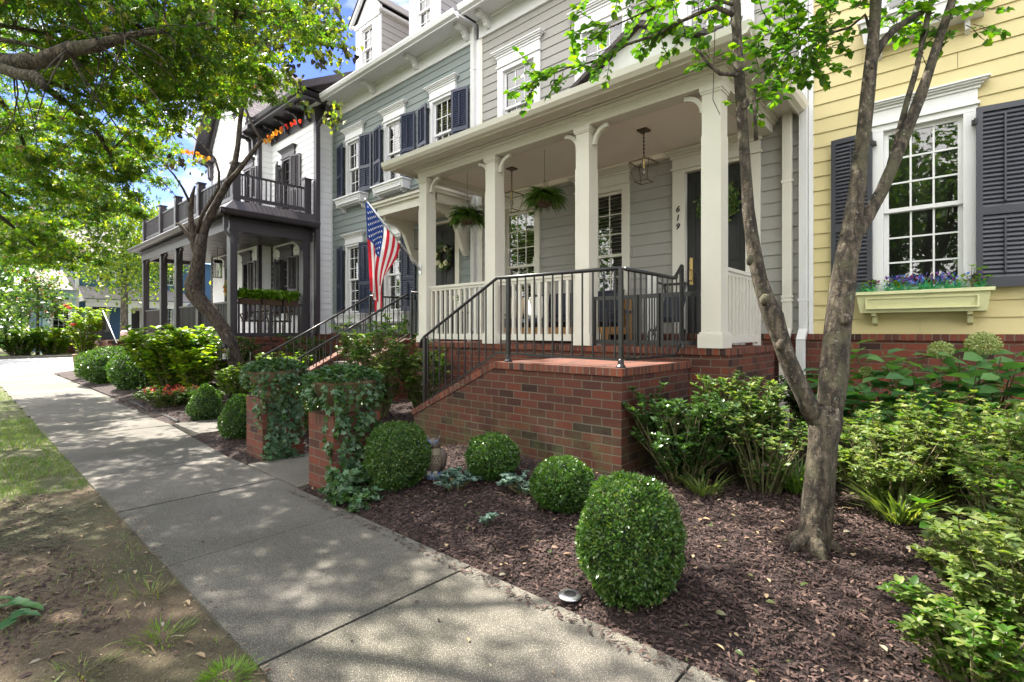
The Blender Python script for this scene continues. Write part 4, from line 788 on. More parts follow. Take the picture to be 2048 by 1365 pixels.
# ------------------------------------------------------------------ clipped shrubs
def shell_pts(n, c, r, egg=0.0, flat=.0, lump=.06, seed=0, zmin=-1.0, deep=.12):
    d = rdir(int(n * 1.6)); d = d[d[:, 2] > zmin][:n]; s = 1 + lump * np.array([noise.noise(Vector(v * 2.2) + Vector((seed, 0, 0))) + .5 * noise.noise(Vector(v * 6) + Vector((seed, 5, 0))) for v in d])
    s *= 1 - deep * RS.rand(len(d)) ** 2.2 + .03 * RS.normal(size=len(d)) * .5
    k = 26; hd_ = rdir(k); near = (d @ hd_.T).max(1); s *= 1 + np.clip((near - .985) / .015, 0, 1) * .075 * RS.rand(len(d)); s *= 1 - .10 * (np.array([noise.noise(Vector(v * 3.5) + Vector((seed + 9, 2, 0))) for v in d]) > .25)
    w = 1 - egg * d[:, 2]; P = d * s[:, None] * np.array(r); P[:, 0] *= w; P[:, 1] *= w
    return P + np.array(c), d
def clipped(name, label, c, r, n, ls, cat='shrub', group=None, mat='leaf_box', egg=0, lump=.06, power=1.0, zc=None, mats2=None, tmpl=None):
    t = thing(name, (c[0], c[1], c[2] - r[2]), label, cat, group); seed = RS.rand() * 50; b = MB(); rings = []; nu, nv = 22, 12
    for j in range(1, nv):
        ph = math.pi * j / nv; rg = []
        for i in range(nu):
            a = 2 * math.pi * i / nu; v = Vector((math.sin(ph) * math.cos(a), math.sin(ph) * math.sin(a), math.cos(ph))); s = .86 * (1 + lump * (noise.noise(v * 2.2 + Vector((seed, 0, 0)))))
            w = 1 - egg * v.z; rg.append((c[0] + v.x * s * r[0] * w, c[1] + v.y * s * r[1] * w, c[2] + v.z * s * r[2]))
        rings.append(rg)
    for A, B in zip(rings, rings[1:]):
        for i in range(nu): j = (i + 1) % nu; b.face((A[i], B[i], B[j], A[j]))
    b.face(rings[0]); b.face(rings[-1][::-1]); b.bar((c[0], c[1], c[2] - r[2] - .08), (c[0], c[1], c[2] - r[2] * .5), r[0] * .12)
    b.build('blocking_core', 'leaf_boxcore', t, smooth=True)  # dark solid core added inside the foliage to block light, plus a short stem
    P, d = shell_pts(n, c, r, egg, 0, lump, seed); N = d + RS.normal(size=d.shape) * .7; D = d * .8 + RS.normal(size=d.shape) * .75 + np.array([0, 0, .25])
    ms = [mat] + (mats2 or []); mi = RS.choice(len(ms), len(P), p=[1 - .12 * len(mats2 or [])] + [.12] * len(mats2 or []))
    scatter('foliage', tmpl or T_leaf(), P, D, N, ls * (.7 + .6 * RS.rand(len(P))), ms, t, mi); return t
BG = 'round clipped boxwoods'
clipped('boxwood', 'large egg-shaped clipped boxwood nearest the camera beside the sidewalk', (-1.38, 2.50, .37), (.275, .275, .345), 19000, .022, group=BG, egg=.04, lump=.10, mats2=['leaf_azalea'])
clipped('boxwood', 'big round boxwood between the right brick pillar and the owl', (-3.87, 2.74, .38), (.285, .285, .30), 16000, .022, group=BG, mats2=['leaf_gloss', 'leaf_azalea'], lump=.10)
clipped('boxwood', 'small round boxwood right of the owl against the brick cheek wall', (-3.22, 3.30, .37), (.235, .235, .20), 9000, .024, group=BG, lump=.12)
clipped('boxwood', 'low round boxwood behind the large egg-shaped one, with silvery leaves at its left', (-2.33, 3.18, .32), (.235, .235, .20), 9000, .025, group=BG, lump=.14)
CG = 'cone shaped boxwoods beside the neighbouring path'
for nm, x, y, h in (('cone shaped boxwood in the open mulch left of the neighbouring path', -9.55, 2.88, .56), ('cone shaped boxwood touching the left brick pillar bed', -7.30, 2.62, .56)):
    clipped('cone_boxwood', nm, (x, y, GZ(x, y) + h / 2 - .02), (.235, .235, h / 2 + .02), 5200, .03, group=CG, egg=.42, lump=.08)
HG = 'clipped hedge shrubs at the far end of the sidewalk'
clipped('hedge_shrub', 'sunlit clipped hedge shrub farthest along the sidewalk', (-18.0, 3.15, .53), (1.05, .85, .54), 9000, .07, group=HG, egg=-.12, lump=.05)
clipped('hedge_shrub', 'dark clipped hedge shrub in front of the sunlit one', (-15.3, 3.35, .52), (.95, .80, .56), 9000, .07, group=HG, egg=-.12, lump=.05, mat='leaf_box')
# ------------------------------------------------------------------ leafy plants
def plant(name, label, cat, base, stems, leaf, mat, group=None, tm=None, stemr=.006, whorl=7, whorls=2, spread=.5, up=1.0, sub=3, ws=.05, flat=.25, stem_mat='stem', mi_mats=None):
    """stems: list of (dx, dy, height). each main stem forks into `sub` twigs that carry whorls of leaves"""
    t = thing(name, base, label, cat, group); B = Vector(base); sb = MB(); P = []; D = []; N = []; S = []
    for dx, dy, h in stems:
        tip = B + Vector((dx, dy, h)); mid = B + Vector((dx * .60, dy * .60, h * .50)) + Vector((RS.normal() * .02, RS.normal() * .02, 0)); sb.tube([B + Vector((dx * .28, dy * .28, -.03)), mid, tip], [stemr * 1.6, stemr, stemr * .5], 4)
        tips = [(tip, (tip - mid).normalized())]
        for k in range(sub):
            a = RS.rand() * 6.28; f = .35 + .6 * RS.rand(); p = mid + (tip - mid) * f if RS.rand() < .55 else B + Vector((dx * .28, dy * .28, 0)) + (mid - B - Vector((dx * .28, dy * .28, 0))) * (.15 + .85 * RS.rand()); l = spread * h * (.25 + .3 * RS.rand()); d = Vector((math.cos(a), math.sin(a), up * (.5 + RS.rand()))).normalized(); q = p + d * l; sb.tube([p, p + d * l * .5 + Vector((0, 0, -.01)), q], [stemr * .6, stemr * .45, stemr * .3], 3); tips.append((q, d))
        for q, d in tips:
            for w in range(whorls):
                o = q - d * ws * w; m = whorl - (w > 0) * 2; a0 = RS.rand() * 6
                for k in range(m):
                    a = a0 + 6.283 * k / m + RS.normal() * .2; P.append(tuple(o)); dd = Vector((math.cos(a), math.sin(a), flat + RS.normal() * .25 + d.z * .1)); D.append(tuple(dd)); N.append((RS.normal() * .25, RS.normal() * .25, 1)); S.append(leaf * (.65 + .55 * RS.rand()) * (1 - .1 * w))
    P, D, N, S = map(np.array, (P, D, N, S)); ms = mi_mats or [mat]
    scatter('foliage', tm or T_oval(), P, D, N, S, ms, t, RS.randint(0, len(ms), len(P)) if len(ms) > 1 else None); sb.build('stems', stem_mat, t); return t
def ring(n, r, h, hv=.25): return [(r * math.sqrt(RS.rand()) * math.cos(a), r * math.sqrt(RS.rand()) * math.sin(a), h * (1 - hv + 2 * hv * RS.rand())) for a in RS.rand(n) * 6.283]
AZ = 'azaleas in the right bed'
azs = [(-.42, 4.55, .44, .44, 60, 'leggy azalea right of the tree trunk, its bare stems showing'), (.05, 4.85, .5, .52, 80, 'tall pale azalea in front of the hydrangea'), (.55, 4.35, .5, .52, 80, 'azalea at the right edge below the yellow window box'), (.25, 3.75, .40, .44, 60, 'sparse azalea in the middle of the right bed'),
       (.22, 2.95, .36, .40, 60, 'small azalea in the bottom right corner of the bed'), (.62, 3.35, .42, .50, 60, 'azalea cut by the right edge of the photo'), (-.20, 5.35, .45, .42, 60, 'azalea between the trunk and the hydrangea leaves'), (.02, 2.68, .24, .24, 34, 'lowest azalea sprig nearest the camera on the right'), (.95, 5.1, .6, .66, 80, 'large azalea mound against the brick at the far right'), (.36, 4.42, .44, .52, 60, 'pale azalea crowded behind the sparse one'),
       (.10, 3.30, .30, .30, 40, 'azalea clump low between the two nearest ones'), (-.70, 5.0, .32, .36, 40, 'azalea peeping from behind the tree trunk')]
for i, (x, y, r, h, n, lb) in enumerate(azs): plant('azalea', lb, 'shrub', (x, y, GZ(x, y)), ring(n, r, h, .42) + ring(4, r * .9, h * 1.45, .08), .048, 'leaf_azalea', AZ, tm=T_oval(.25), sub=4, mi_mats=['leaf_azalea', 'leaf_azalea', 'leaf_shade'] if i % 2 else ['leaf_azalea'], stemr=.005)
plant('azalea', 'small azalea between the glossy bush and the tree trunk', 'shrub', (-1.22, 4.35, GZ(-1.22, 4.35)), ring(34, .42, .48), .050, 'leaf_azalea', AZ, sub=3, mi_mats=['leaf_azalea', 'leaf_gloss'])
plant('azalea', 'leaning upright azalea shoot standing alone on the mulch right of the trunk', 'shoot', (.02, 3.42, GZ(0, 3.4)), [(-.20, .02, .42)], .085, 'leaf_shade', None, whorl=5, whorls=5, sub=0, ws=.055)
GG = 'glossy evergreen bushes'
plant('glossy_bush', 'glossy dark evergreen bush at the right corner of the brick landing', 'shrub', (-1.80, 4.22, GZ(-1.9, 4.2)), ring(130, .46, .50, .4), .060, 'leaf_gloss', GG, tm=T_oval(.22), whorl=8, whorls=3, ws=.035, sub=4, flat=.7)
plant('glossy_bush', 'sunny glossy bush leaning toward the tree from the porch brick', 'shrub', (-1.50, 4.75, GZ(-1.5, 4.7)), ring(70, .36, .60, .35), .058, 'leaf_gloss', GG, tm=T_oval(.22), whorl=8, whorls=3, ws=.035, sub=4, flat=.7, mi_mats=['leaf_gloss', 'leaf_azalea'])
plant('glossy_bush', 'dark bush below the cream downspout', 'shrub', (-1.25, 6.3, .28), ring(50, .35, .55), .07, 'leaf_gloss', GG, sub=4)
plant('sunny_shrub', 'sunlit leafy shrub between the two brick stoops, one shoot standing taller', 'shrub', (-6.62, 4.30, GZ(-6.8, 4.3)), ring(84, .62, 1.02, .35) + [(-.18, .0, 1.36)], .088, 'leaf_azalea', None, tm=T_oval(.24), whorl=6, whorls=3, sub=3, flat=.3, mi_mats=['leaf_azalea', 'leaf_gloss', 'leaf_shade'])
plant('low_shrub', 'low sunlit groundcover shrub behind the right urn', 'shrub', (-6.6, 3.35, GZ(-6.6, 3.3)), ring(70, .5, .42, .4), .055, 'leaf_azalea', None, sub=4, mi_mats=['leaf_azalea', 'leaf_lime', 'leaf_gloss'])
plant('low_shrub', 'leafy shrub filling the corner between path and brick porch', 'shrub', (-6.35, 4.95, GZ(-6.4, 5)), ring(56, .42, .72, .3), .075, 'leaf_azalea', None, sub=3, mi_mats=['leaf_azalea', 'leaf_shade'])
for x, y, r, h, m, lb in ((-12.9, 4.6, .5, .85, ['leaf_gloss'], 'dark rounded bush against the white house brick below the side railing'), (-11.6, 5.6, .55, .85, ['leaf_gloss'], 'dark bush against the green house brick'), (-10.7, 4.7, .5, .62, ['leaf_lime', 'leaf_azalea'], 'pale sunlit shrub left of the neighbouring iron handrail'), (-14.2, 4.1, .45, .75, ['leaf_gloss'], 'dark ivy-like bush behind the hanging lantern'), (-10.2, 3.6, .35, .5, ['leaf_azalea', 'leaf_lime'], 'low bright shrub behind the left urn')):
    plant('foundation_shrub', lb, 'shrub', (x, y, GZ(x, y)), ring(55, r, h, .3), .075, m[0], 'shrubs along the house bases', sub=3, mi_mats=m)
plant('leafy_shrub', 'wide yellow-green leafy shrub in front of the dark hedge', 'shrub', (-14.0, 3.55, .1), ring(110, 1.0, 1.15, .3), .15, 'leaf_lime', None, tm=T_oval(.34), whorl=6, whorls=3, sub=3, ws=.08, mi_mats=['leaf_shade', 'leaf_lime', 'leaf_yellow'])
plant('leafy_shrub', 'smaller sunlit yellow shrub beside the white house brick', 'shrub', (-13.0, 3.75, .15), ring(50, .55, .75, .3), .12, 'leaf_yellow', None, whorl=6, whorls=3, sub=3, ws=.07, mi_mats=['leaf_lime', 'leaf_yellow'])
pt_ = plant('hibiscus', 'potted hibiscus with red flowers on the far stoop', 'plant', (-21.3, 2.9, .75), ring(50, .55, 1.15, .35), .12, 'leaf_yellow', None, sub=3, whorl=6, whorls=3, mi_mats=['leaf_yellow', 'leaf_lime'])
b = MB(); b.lathe((-21.3, 2.9, .0), [(.2, 0), (.28, .75), (.3, .78), (.26, .8)], 14); b.build('pot', 'terracotta', pt_)
for p in ((-21.6, 2.6, 2.3), (-20.9, 2.6, 1.75), (-21.0, 2.45, 2.35)): b = MB(); b.lathe(p, [(.02, -.05), (.09, 0), (.07, .03), (.0, .01)], 8); b.build('flower', 'petal_red', pt_)
lt = plant('lantana', 'low bush of red lantana flowers at the edge of the far bed', 'flowers', (-11.3, 2.85, .05), ring(90, .62, .30, .3), .055, 'leaf_shade', None, sub=3, mi_mats=['leaf_shade', 'leaf_azalea'])
P = np.array([(-11.3 + .62 * math.sqrt(RS.rand()) * math.cos(a), 2.85 + .5 * math.sqrt(RS.rand()) * math.sin(a), .36 + .08 * RS.rand()) for a in RS.rand(42) * 6.28]); P = np.repeat(P, 14, 0) + RS.normal(size=(42 * 14, 3)) * .018
scatter('flower_heads', T_leaf(), P, rdir(len(P), .5), rdir(len(P), 1), np.full(len(P), .028), 'petal_red', lt)['kind'] = 'stuff'
plant('lime_groundcover', 'bright green low plant right of the red lantana', 'plant', (-10.4, 3.2, .1), ring(40, .35, .22), .07, 'leaf_lime', None)
# silver groundcover
for x, y, lb in ((-3.35, 2.98, 'silvery spreading plant in front of the small round boxwood'), (-2.75, 3.22, 'silvery spreading plant left of the low boxwood'), (-2.6, 2.62, 'tiny silvery seedling alone on the mulch')):
    k = 3 if 'tiny' in lb else 26; plant('silver_plant', lb, 'plant', (x, y, GZ(x, y)), ring(k, .04 if k == 3 else .24, .05 if k == 3 else .09), .045, 'leaf_silver', 'silvery plants on the mulch', tm=T_ivy(), whorl=6, whorls=2, sub=1, ws=.02, flat=.1)
def tufts(name, label, c, n, L, mat, r=.12, stand=1.0):
    a = RS.rand(n) * 6.28; P = np.stack([c[0] + r * RS.rand(n) * np.cos(a), c[1] + r * RS.rand(n) * np.sin(a), np.full(n, c[2])], 1); D = np.stack([np.cos(a), np.sin(a), stand * (.4 + RS.rand(n))], 1)
    N = np.stack([-np.cos(a), -np.sin(a), np.ones(n)], 1); return tag(scatter(name, T_blade(), P, D, N, L * (.6 + .6 * RS.rand(n)), mat, None, None, tuple(c)), label, 'grass', 'lily turf tufts')
tufts('lily_turf', 'strappy variegated tuft just right of the tree trunk', (-.35, 4.25, GZ(-.3, 4.2)), 130, .34, 'leaf_azalea'); tufts('lily_turf', 'small strappy tuft between glossy bush and trunk', (-1.55, 3.98, GZ(-1.5, 4)), 70, .22, 'leaf_azalea')
tufts('lily_turf', 'strappy green tuft behind the trunk foot', (-1.0, 4.5, GZ(-1, 4.5)), 110, .30, 'grass_green')
# hydrangea
hy_ = thing('hydrangea', (.2, 6.2, .3), 'big-leaved hydrangea with cream flower heads below the yellow window box', 'shrub'); sb = MB(); P = []; D = []; S = []
heads = [(.10, 6.05, 1.40, .115), (-.18, 6.0, 1.34, .085), (-.72, 5.9, 1.12, .05), (-1.0, 5.75, 1.05, .05), (.62, 5.9, 1.20, .08)]
tips = [(h[0], h[1], h[2] - h[3] * .5) for h in heads] + [(-.85, 5.85, 1.42), (-.60, 5.9, 1.32), (-.40, 6.0, 1.25), (.30, 5.95, 1.32), (.5, 6.0, 1.38), (.75, 5.95, 1.35), (1.0, 5.9, 1.4), (1.25, 5.9, 1.3), (.05, 5.8, 1.22), (-.25, 5.75, 1.18), (-1.05, 5.75, 1.15), (-.5, 6.2, 1.15), (-.35, 5.5, 1.12), (-.75, 5.5, 1.05), (.05, 5.5, 1.15), (.5, 5.5, 1.1), (.75, 5.7, 1.2), (-.55, 5.8, 1.25), (-.05, 5.75, 1.3), (.2, 5.7, 1.3), (-1.0, 5.6, 1.0), (1.1, 5.6, 1.15), (-.5, 5.4, .8), (.0, 5.35, .9), (.4, 5.3, .9), (.3, 5.9, 1.2), (.9, 6, 1.3), (-.9, 5.6, .85), (-.2, 5.6, .95), (.1, 6.3, 1.2), (1.3, 6, 1.2), (-.3, 5.9, 1.1), (.55, 6.3, 1.3), (-1.05, 6.1, .8), (-.65, 5.6, .75), (.3, 5.5, .8), (.8, 5.6, .9), (-.95, 5.3, .6), (-.6, 5.25, .5)]
for tx, ty, tz in tips:
    bx_, by_ = .2 * (tx) + .0, 6.25; p0 = Vector((tx * .6 - .05, 6.15, .25)); p1 = Vector((tx, ty, tz)); pm_ = p0.lerp(p1, .5) + Vector((0, .05, .06)); sb.tube([p0, pm_, p1], [.009, .007, .005], 4)
    for k in range(11):
        f = .15 + .85 * k / 10.5; q = p0.lerp(pm_, f * 2) if f < .5 else pm_.lerp(p1, min(1, f * 2 - 1)); a = k * 1.57 + RS.rand()
        for s in (0, 3.14159): P.append(tuple(q)); D.append((math.cos(a + s), math.sin(a + s), .15 + RS.normal() * .2)); S.append(.13 + .08 * RS.rand())
P = np.array(P); scatter('foliage', T_oval(.36), P + np.array(D) * .03, np.array(D), rdir(len(P), 3), np.array(S), 'leaf_hydrangea', hy_); sb.build('stems', 'stem', hy_)
for x, y, z, r in heads: d = rdir(int(9000 * r)); scatter('flower_head', T_leaf(), np.array([x, y, z]) + d * r * (1 - .5 * RS.rand(len(d), 1) ** 2) * np.array([1, 1, .8]), d + rdir(len(d)) * .8, d, np.full(len(d), .024), 'petal_cream', hy_)
# ------------------------------------------------------------------ trees
def clumps(ells, per=42, spread=.16, flat=.6, shell=.55):
    """ells: (cx,cy,cz,rx,ry,rz,n). leaves gathered in loose clumps inside each lobe"""
    P = []; C = []
    for cx, cy, cz, rx, ry, rz, n in ells:
        k = max(3, int(n / per)); d = rdir(k); r = RS.rand(k) ** (1 / 3.0 if shell < .3 else .45); cc = np.array([cx, cy, cz]) + d * r[:, None] * np.array([rx, ry, rz])
        for c in cc:
            m = int(per * (.5 + RS.rand())); s = spread * (.6 + .8 * RS.rand()) * (rx + ry + rz) / 3; P.append(c + RS.normal(size=(m, 3)) * s * np.array([1, 1, flat])); C.append(c)
    return np.concatenate(P), np.array(C)
def limb(b, p, q, r0, r1, sag=.12, n=5, seg=5, rough=.1, m=0):
    p, q = Vector(p), Vector(q); L = (q - p).length; pts = []; o = Vector((RS.normal(), RS.normal(), RS.normal() * .5)) * L * .07
    for i in range(seg + 1): t = i / seg; pts.append(p.lerp(q, t) + o * math.sin(t * 3.14) + Vector((0, 0, sag * L * t * (1 - t))))
    b.tube(pts, [r0 + (r1 - r0) * i / seg for i in range(seg + 1)], n, m, rough)
    return pts
def crown_tree(name, label, trunk, ells, ls, mats, tmpl, group=None, bk='bark_far', per=42, spread=.16, flat=.6, twigs=1.0, weights=None, up=1.2, droop=-.25, tn=9):
    base = trunk[0][0]; t = thing(name, tuple(base), label, 'tree', group); b = MB(); pts = [Vector(p) for p, r in trunk]; b.tube(pts, [r for p, r in trunk], tn, 0, .12)
    P, C = clumps(ells, per, spread, flat); fork = pts[len(pts) // 2:]
    hub = []
    for e in ells:
        f = min(fork, key=lambda q: (q - Vector(e[:3])).length); hub.append(limb(b, f, (e[0], e[1], e[2] - e[5] * .2), max(.02, trunk[-1][1] * .9), .02, seg=6))
    o = b.build('trunk', bk, t, smooth=True); b = MB(); n = int(len(C) * twigs)
    for c in C[:n]:
        h = min((q for H in hub for q in H), key=lambda q: (q - Vector(c)).length); b.tube([h, h.lerp(Vector(c), .5) + Vector((0, 0, .05)), Vector(c)], [.011, .008, .004], 3)
    if n: b.build('branches', bk, t)
    D = rdir(len(P)) + np.array([0, 0, droop]); N = rdir(len(P), up)
    mi = RS.choice(len(mats), len(P), p=weights) if len(mats) > 1 else None
    scatter('crown', tmpl, P, D, N, ls * (.7 + .6 * RS.rand(len(P))), list(mats), t, mi); return t
def U(u, v, d): return tuple(at(u, v, d))
# big maple whose trunk stands just outside the left edge
E = []
for u, v, d, rx, ry, rz, n in ((90, 40, 6.4, 1.3, 1.1, .8, 3400), (320, 60, 6.4, 1.1, 1.0, .7, 3000), (470, 20, 7.2, 1.1, 1.0, .7, 2300), (210, 190, 7.4, 1.2, 1.0, .6, 2400), (60, 300, 8.0, 1.2, .9, .8, 2500), (380, 170, 8.2, 1.2, .9, .7, 2300),
                          (230, 330, 8.6, 1.0, .8, .55, 1500), (70, 480, 9.5, 1.2, .7, .55, 1600), (590, 20, 8.2, .7, .8, .6, 900), (480, 150, 8.6, .8, .8, .5, 1100)): E.append((*U(u, v, d), rx, ry, rz, n))
E += [(-7.0, .6, 7.4, 2.6, 1.8, .8, 2800), (-4.4, .3, 6.7, 1.8, 1.5, .7, 1700), (-9.5, 1.0, 7.8, 2.4, 2.2, .9, 2000), (-6.2, 3.0, 7.6, 1.8, 1.2, .8, 1000), (-3.6, 1.8, 7.2, 1.6, 1.2, .7, 1100), (-12, .6, 7.6, 2.2, 2, 1, 900), (-5.0, -1.6, 5.6, 2.0, 1.6, .8, 2200), (-8, -2, 6.2, 2.4, 1.8, .9, 2200)]
mt = crown_tree('maple_tree', 'large green maple at the left edge spreading its crown over the sidewalk', [((-9.0, -1.0, 0), .30), ((-9.0, -.95, 1.2), .24), ((-8.9, -.8, 2.6), .21), ((-8.7, -.6, 3.6), .2), ((-8.8, -.5, 5.2), .14), ((-8.6, -.2, 6.6), .08)], E, .085,
    ['leaf_maple', 'leaf_shade', 'leaf_yellow', 'leaf_dead'], T_palm(), None, 'bark_gray', per=34, spread=.12, flat=.4, twigs=.35, weights=[.64, .27, .06, .03], droop=-.35)
b = MB(); q = [Vector((-8.8, -.55, 4.1)), Vector(U(-30, 122, 5.7)), Vector(U(30, 128, 5.6)), Vector(U(85, 122, 5.5)), Vector(U(135, 100, 5.4)), Vector(U(200, 90, 5.4)), Vector(U(250, 72, 5.5)), Vector(U(330, 62, 5.7)), Vector(U(420, 45, 6.2))]
b.tube(q, [.16, .10, .098, .085, .072, .06, .035, .024, .012], 14, 0, .14); b.tube([Vector((-8.8, -.55, 3.9)), Vector(U(-20, 130, 5.5)), Vector(U(40, 150, 5.3)), Vector(U(70, 152, 5.2)), Vector(U(90, 176, 5.1))], [.12, .065, .06, .055, .03], 12, 0, .14)
b.tube([Vector(U(-10, 78, 5.6)), Vector(U(40, 86, 5.7)), Vector(U(95, 101, 5.6))], [.03, .022, .01], 8); b.tube([Vector(U(120, 100, 5.4)), Vector(U(150, 86, 5.8)), Vector(U(190, 88, 6.2))], [.03, .02, .01], 7)
for i in range(46): s = q[1 + RS.randint(0, 7)]; e = s + Vector((RS.normal() * .5, RS.normal() * .4 + .1, RS.normal() * .55)); limb(b, s, e, .011, .003, .05, 4, 4)
b.build('low_branch', 'bark_gray', mt, smooth=True)
E = [(*U(u, v, d), rx, ry, rz, n) for u, v, d, rx, ry, rz, n in ((60, 470, 12.5, 1.5, .9, .9, 1700), (190, 410, 12.5, 1.4, .9, .8, 1700), (150, 510, 12.5, .9, .7, .4, 600), (20, 380, 11.5, 1.4, .9, 1, 1500), (270, 300, 12.5, 1.4, 1, .8, 1400), (110, 300, 12, 1.6, 1.2, 1, 1700))] + [(-15, -.2, 6.5, 2.2, 2, 1.2, 2000), (-17.5, .2, 5.6, 1.6, 1.4, 1, 1200), (-13.5, .6, 7, 2.2, 1.8, 1.1, 1600)]
crown_tree('maple_tree', 'second maple farther along the left edge with low drooping foliage', [((-15.2, -1.6, 0), .22), ((-15.2, -1.5, 1.8), .17), ((-15.0, -1.2, 3.4), .14), ((-14.9, -.8, 5.2), .09)], E, .105, ['leaf_maple', 'leaf_shade', 'leaf_yellow'], T_palm(), None, 'bark_gray', per=34, spread=.14, flat=.45, twigs=.3, weights=[.6, .32, .08], droop=-.35)
# crooked redbud in front of the white house
rb = thing('redbud_tree', U(478, 782, 11.2), 'crooked redbud with peeling bark growing in front of the white house porch', 'tree'); b = MB(); d = 11.1
def UP(L, d, dd=0): return [Vector(U(u, v, d + dd * i)) for i, (u, v) in enumerate(L)]
rt2 = lambda b, pts, rad, *a, **k: b.tube(pts, [r * .73 for r in rad], *a, **k)
rt2(b, UP([(480, 800), (477, 775), (472, 735), (464, 695), (446, 658), (424, 628), (402, 606), (388, 588), (386, 570), (392, 545), (398, 515), (401, 490), (404, 470)], d), [.26, .22, .185, .18, .19, .2, .22, .23, .21, .185, .17, .16, .14], 14, 0, .22)
rt2(b, UP([(402, 490), (410, 455), (424, 425), (441, 392), (458, 362), (470, 325), (476, 290), (480, 245), (485, 205), (482, 165), (474, 125), (470, 85)], d, .03), [.13, .12, .115, .11, .105, .085, .07, .065, .06, .05, .035, .02], 11, 0, .16)
rt2(b, UP([(456, 366), (475, 345), (495, 318), (515, 292), (526, 279)], d), [.085, .07, .062, .055, .045], 10, 0, .2); rt2(b, UP([(524, 284), (508, 256), (497, 232), (490, 212), (497, 190), (515, 172), (540, 165), (580, 158)], d), [.05, .042, .036, .03, .025, .02, .016, .01], 8, 0, .2)
rt2(b, UP([(398, 520), (388, 492), (383, 455), (381, 420), (385, 392), (390, 372)], d), [.11, .09, .075, .07, .06, .03], 9, 0, .3); rt2(b, UP([(396, 500), (376, 470), (360, 450), (352, 448)], d), [.07, .06, .05, .03], 8, 0, .2); rt2(b, UP([(392, 470), (402, 435), (420, 405), (438, 375), (438, 345), (430, 318), (405, 290), (370, 262), (330, 235), (300, 200)], d, -.05), [.06, .055, .05, .045, .035, .028, .022, .018, .013, .008], 8, 0, .2)
rt2(b, UP([(382, 410), (366, 378), (348, 350), (325, 325), (300, 305)], d, -.1), [.045, .035, .028, .018, .01], 7, 0, .2); rt2(b, UP([(482, 240), (462, 210), (440, 190), (420, 170)], d), [.03, .024, .016, .01], 6, 0, .2); rt2(b, UP([(484, 180), (500, 140), (530, 110), (570, 90), (620, 85), (660, 95)], d), [.03, .025, .02, .014, .01, .006], 6)
rt2(b, UP([(478, 140), (520, 90), (560, 50), (600, 20), (640, -10)], d), [.03, .024, .02, .014, .01], 6); rt2(b, UP([(476, 230), (450, 232), (425, 238)], d), [.014, .01, .005], 5)
b.build('trunk', 'bark_brown', rb, smooth=True)
P, C = clumps([(*U(u, v, 11.1), rx, .8, rz, n) for u, v, rx, rz, n in ((500, 80, .9, .7, 620), (570, 40, .8, .6, 620), (620, 75, .55, .45, 330), (640, 20, .5, .5, 300), (440, 130, .8, .7, 420), (400, 60, .9, .8, 420), (545, 135, .6, .3, 240), (360, 160, .8, .7, 260), (590, -60, 1.0, .8, 500), (480, -80, 1.3, 1, 600), (665, 60, .2, .3, 60), (680, 95, .2, .15, 26), (640, 110, .22, .2, 30), (640, 215, .15, .2, 16), (660, 235, .08, .12, 10), (350, 300, .4, .5, 60), (330, 220, .7, .7, 160))], 20, .2, .8)
D = RS.normal(size=P.shape) * .5 + np.array([0, 0, -1.1]); scatter('crown', T_heart(), P, D, RS.normal(size=P.shape), .105 * (.7 + .6 * RS.rand(len(P))), ['leaf_redbud', 'leaf_yellow', 'bark_brown'], rb, RS.choice(3, len(P), p=[.66, .22, .12]))
for nm, L, m in (('red_leaves', [(566, 256), (574, 251), (583, 247), (592, 243), (601, 240), (545, 163), (552, 161), (432, 185)], 'leaf_red'), ('orange_leaves', [(530, 278), (538, 272), (546, 268), (553, 263), (560, 259), (534, 282), (541, 277), (500, 175), (510, 172), (365, 300), (375, 302), (385, 303), (395, 306), (405, 308), (416, 312), (520, 170)], 'leaf_orange')):
    P = np.array([U(u + RS.normal() * 2, v + RS.normal() * 2, 11.0) for u, v in L for _ in range(2)]); scatter(nm, T_heart(), P, np.tile([0, 0, -1.], (len(P), 1)) + RS.normal(size=P.shape) * .3, RS.normal(size=P.shape) + np.array([.5, -.6, 0]), np.full(len(P), .085), m, rb)
def rt_(b, pts, rad, *a, **k): b.tube(pts, [r * .73 for r in rad], *a, **k)
# slender multi-stem tree in the right bed
dg = thing('yard_tree', U(1625, 1106, 3.02), 'slender forked tree with mottled gray bark standing in the right bed', 'tree'); b = MB()
rt_(b, UP([(1622, 1125), (1622, 1100), (1630, 1060), (1634, 1000), (1640, 930), (1646, 880), (1650, 845), (1652, 815)], 3.08, .012), [.150, .130, .118, .112, .108, .110, .124, .118], 28, 0, .20, seed=3)
for a_, l_ in ((.4, .2), (1.7, .17), (2.9, .22), (4.1, .18), (5.3, .2)): q0 = Vector(U(1624, 1085, 3.09)); b.tube([q0 + Vector((0, 0, .06)), q0 + Vector((math.cos(a_) * .1, math.sin(a_) * .1, .0)), q0 + Vector((math.cos(a_) * l_, math.sin(a_) * l_, -.08))], [.045, .032, .012], 8, 0, .2)
for u_, v_, r_ in ((1668, 838, .05), (1640, 845, .05), (1690, 640, .035), (1530, 600, .035), (1560, 690, .03), (1490, 210, .022), (1500, 520, .025), (1745, 130, .02), (1655, 820, .055)): q0 = Vector(U(u_, v_, 3.12)); b.tube([q0 - Vector((0, .02, .03)), q0, q0 + Vector((.01, -.01, .03))], [r_ * .5, r_, r_ * .5], 9, 0, .3)
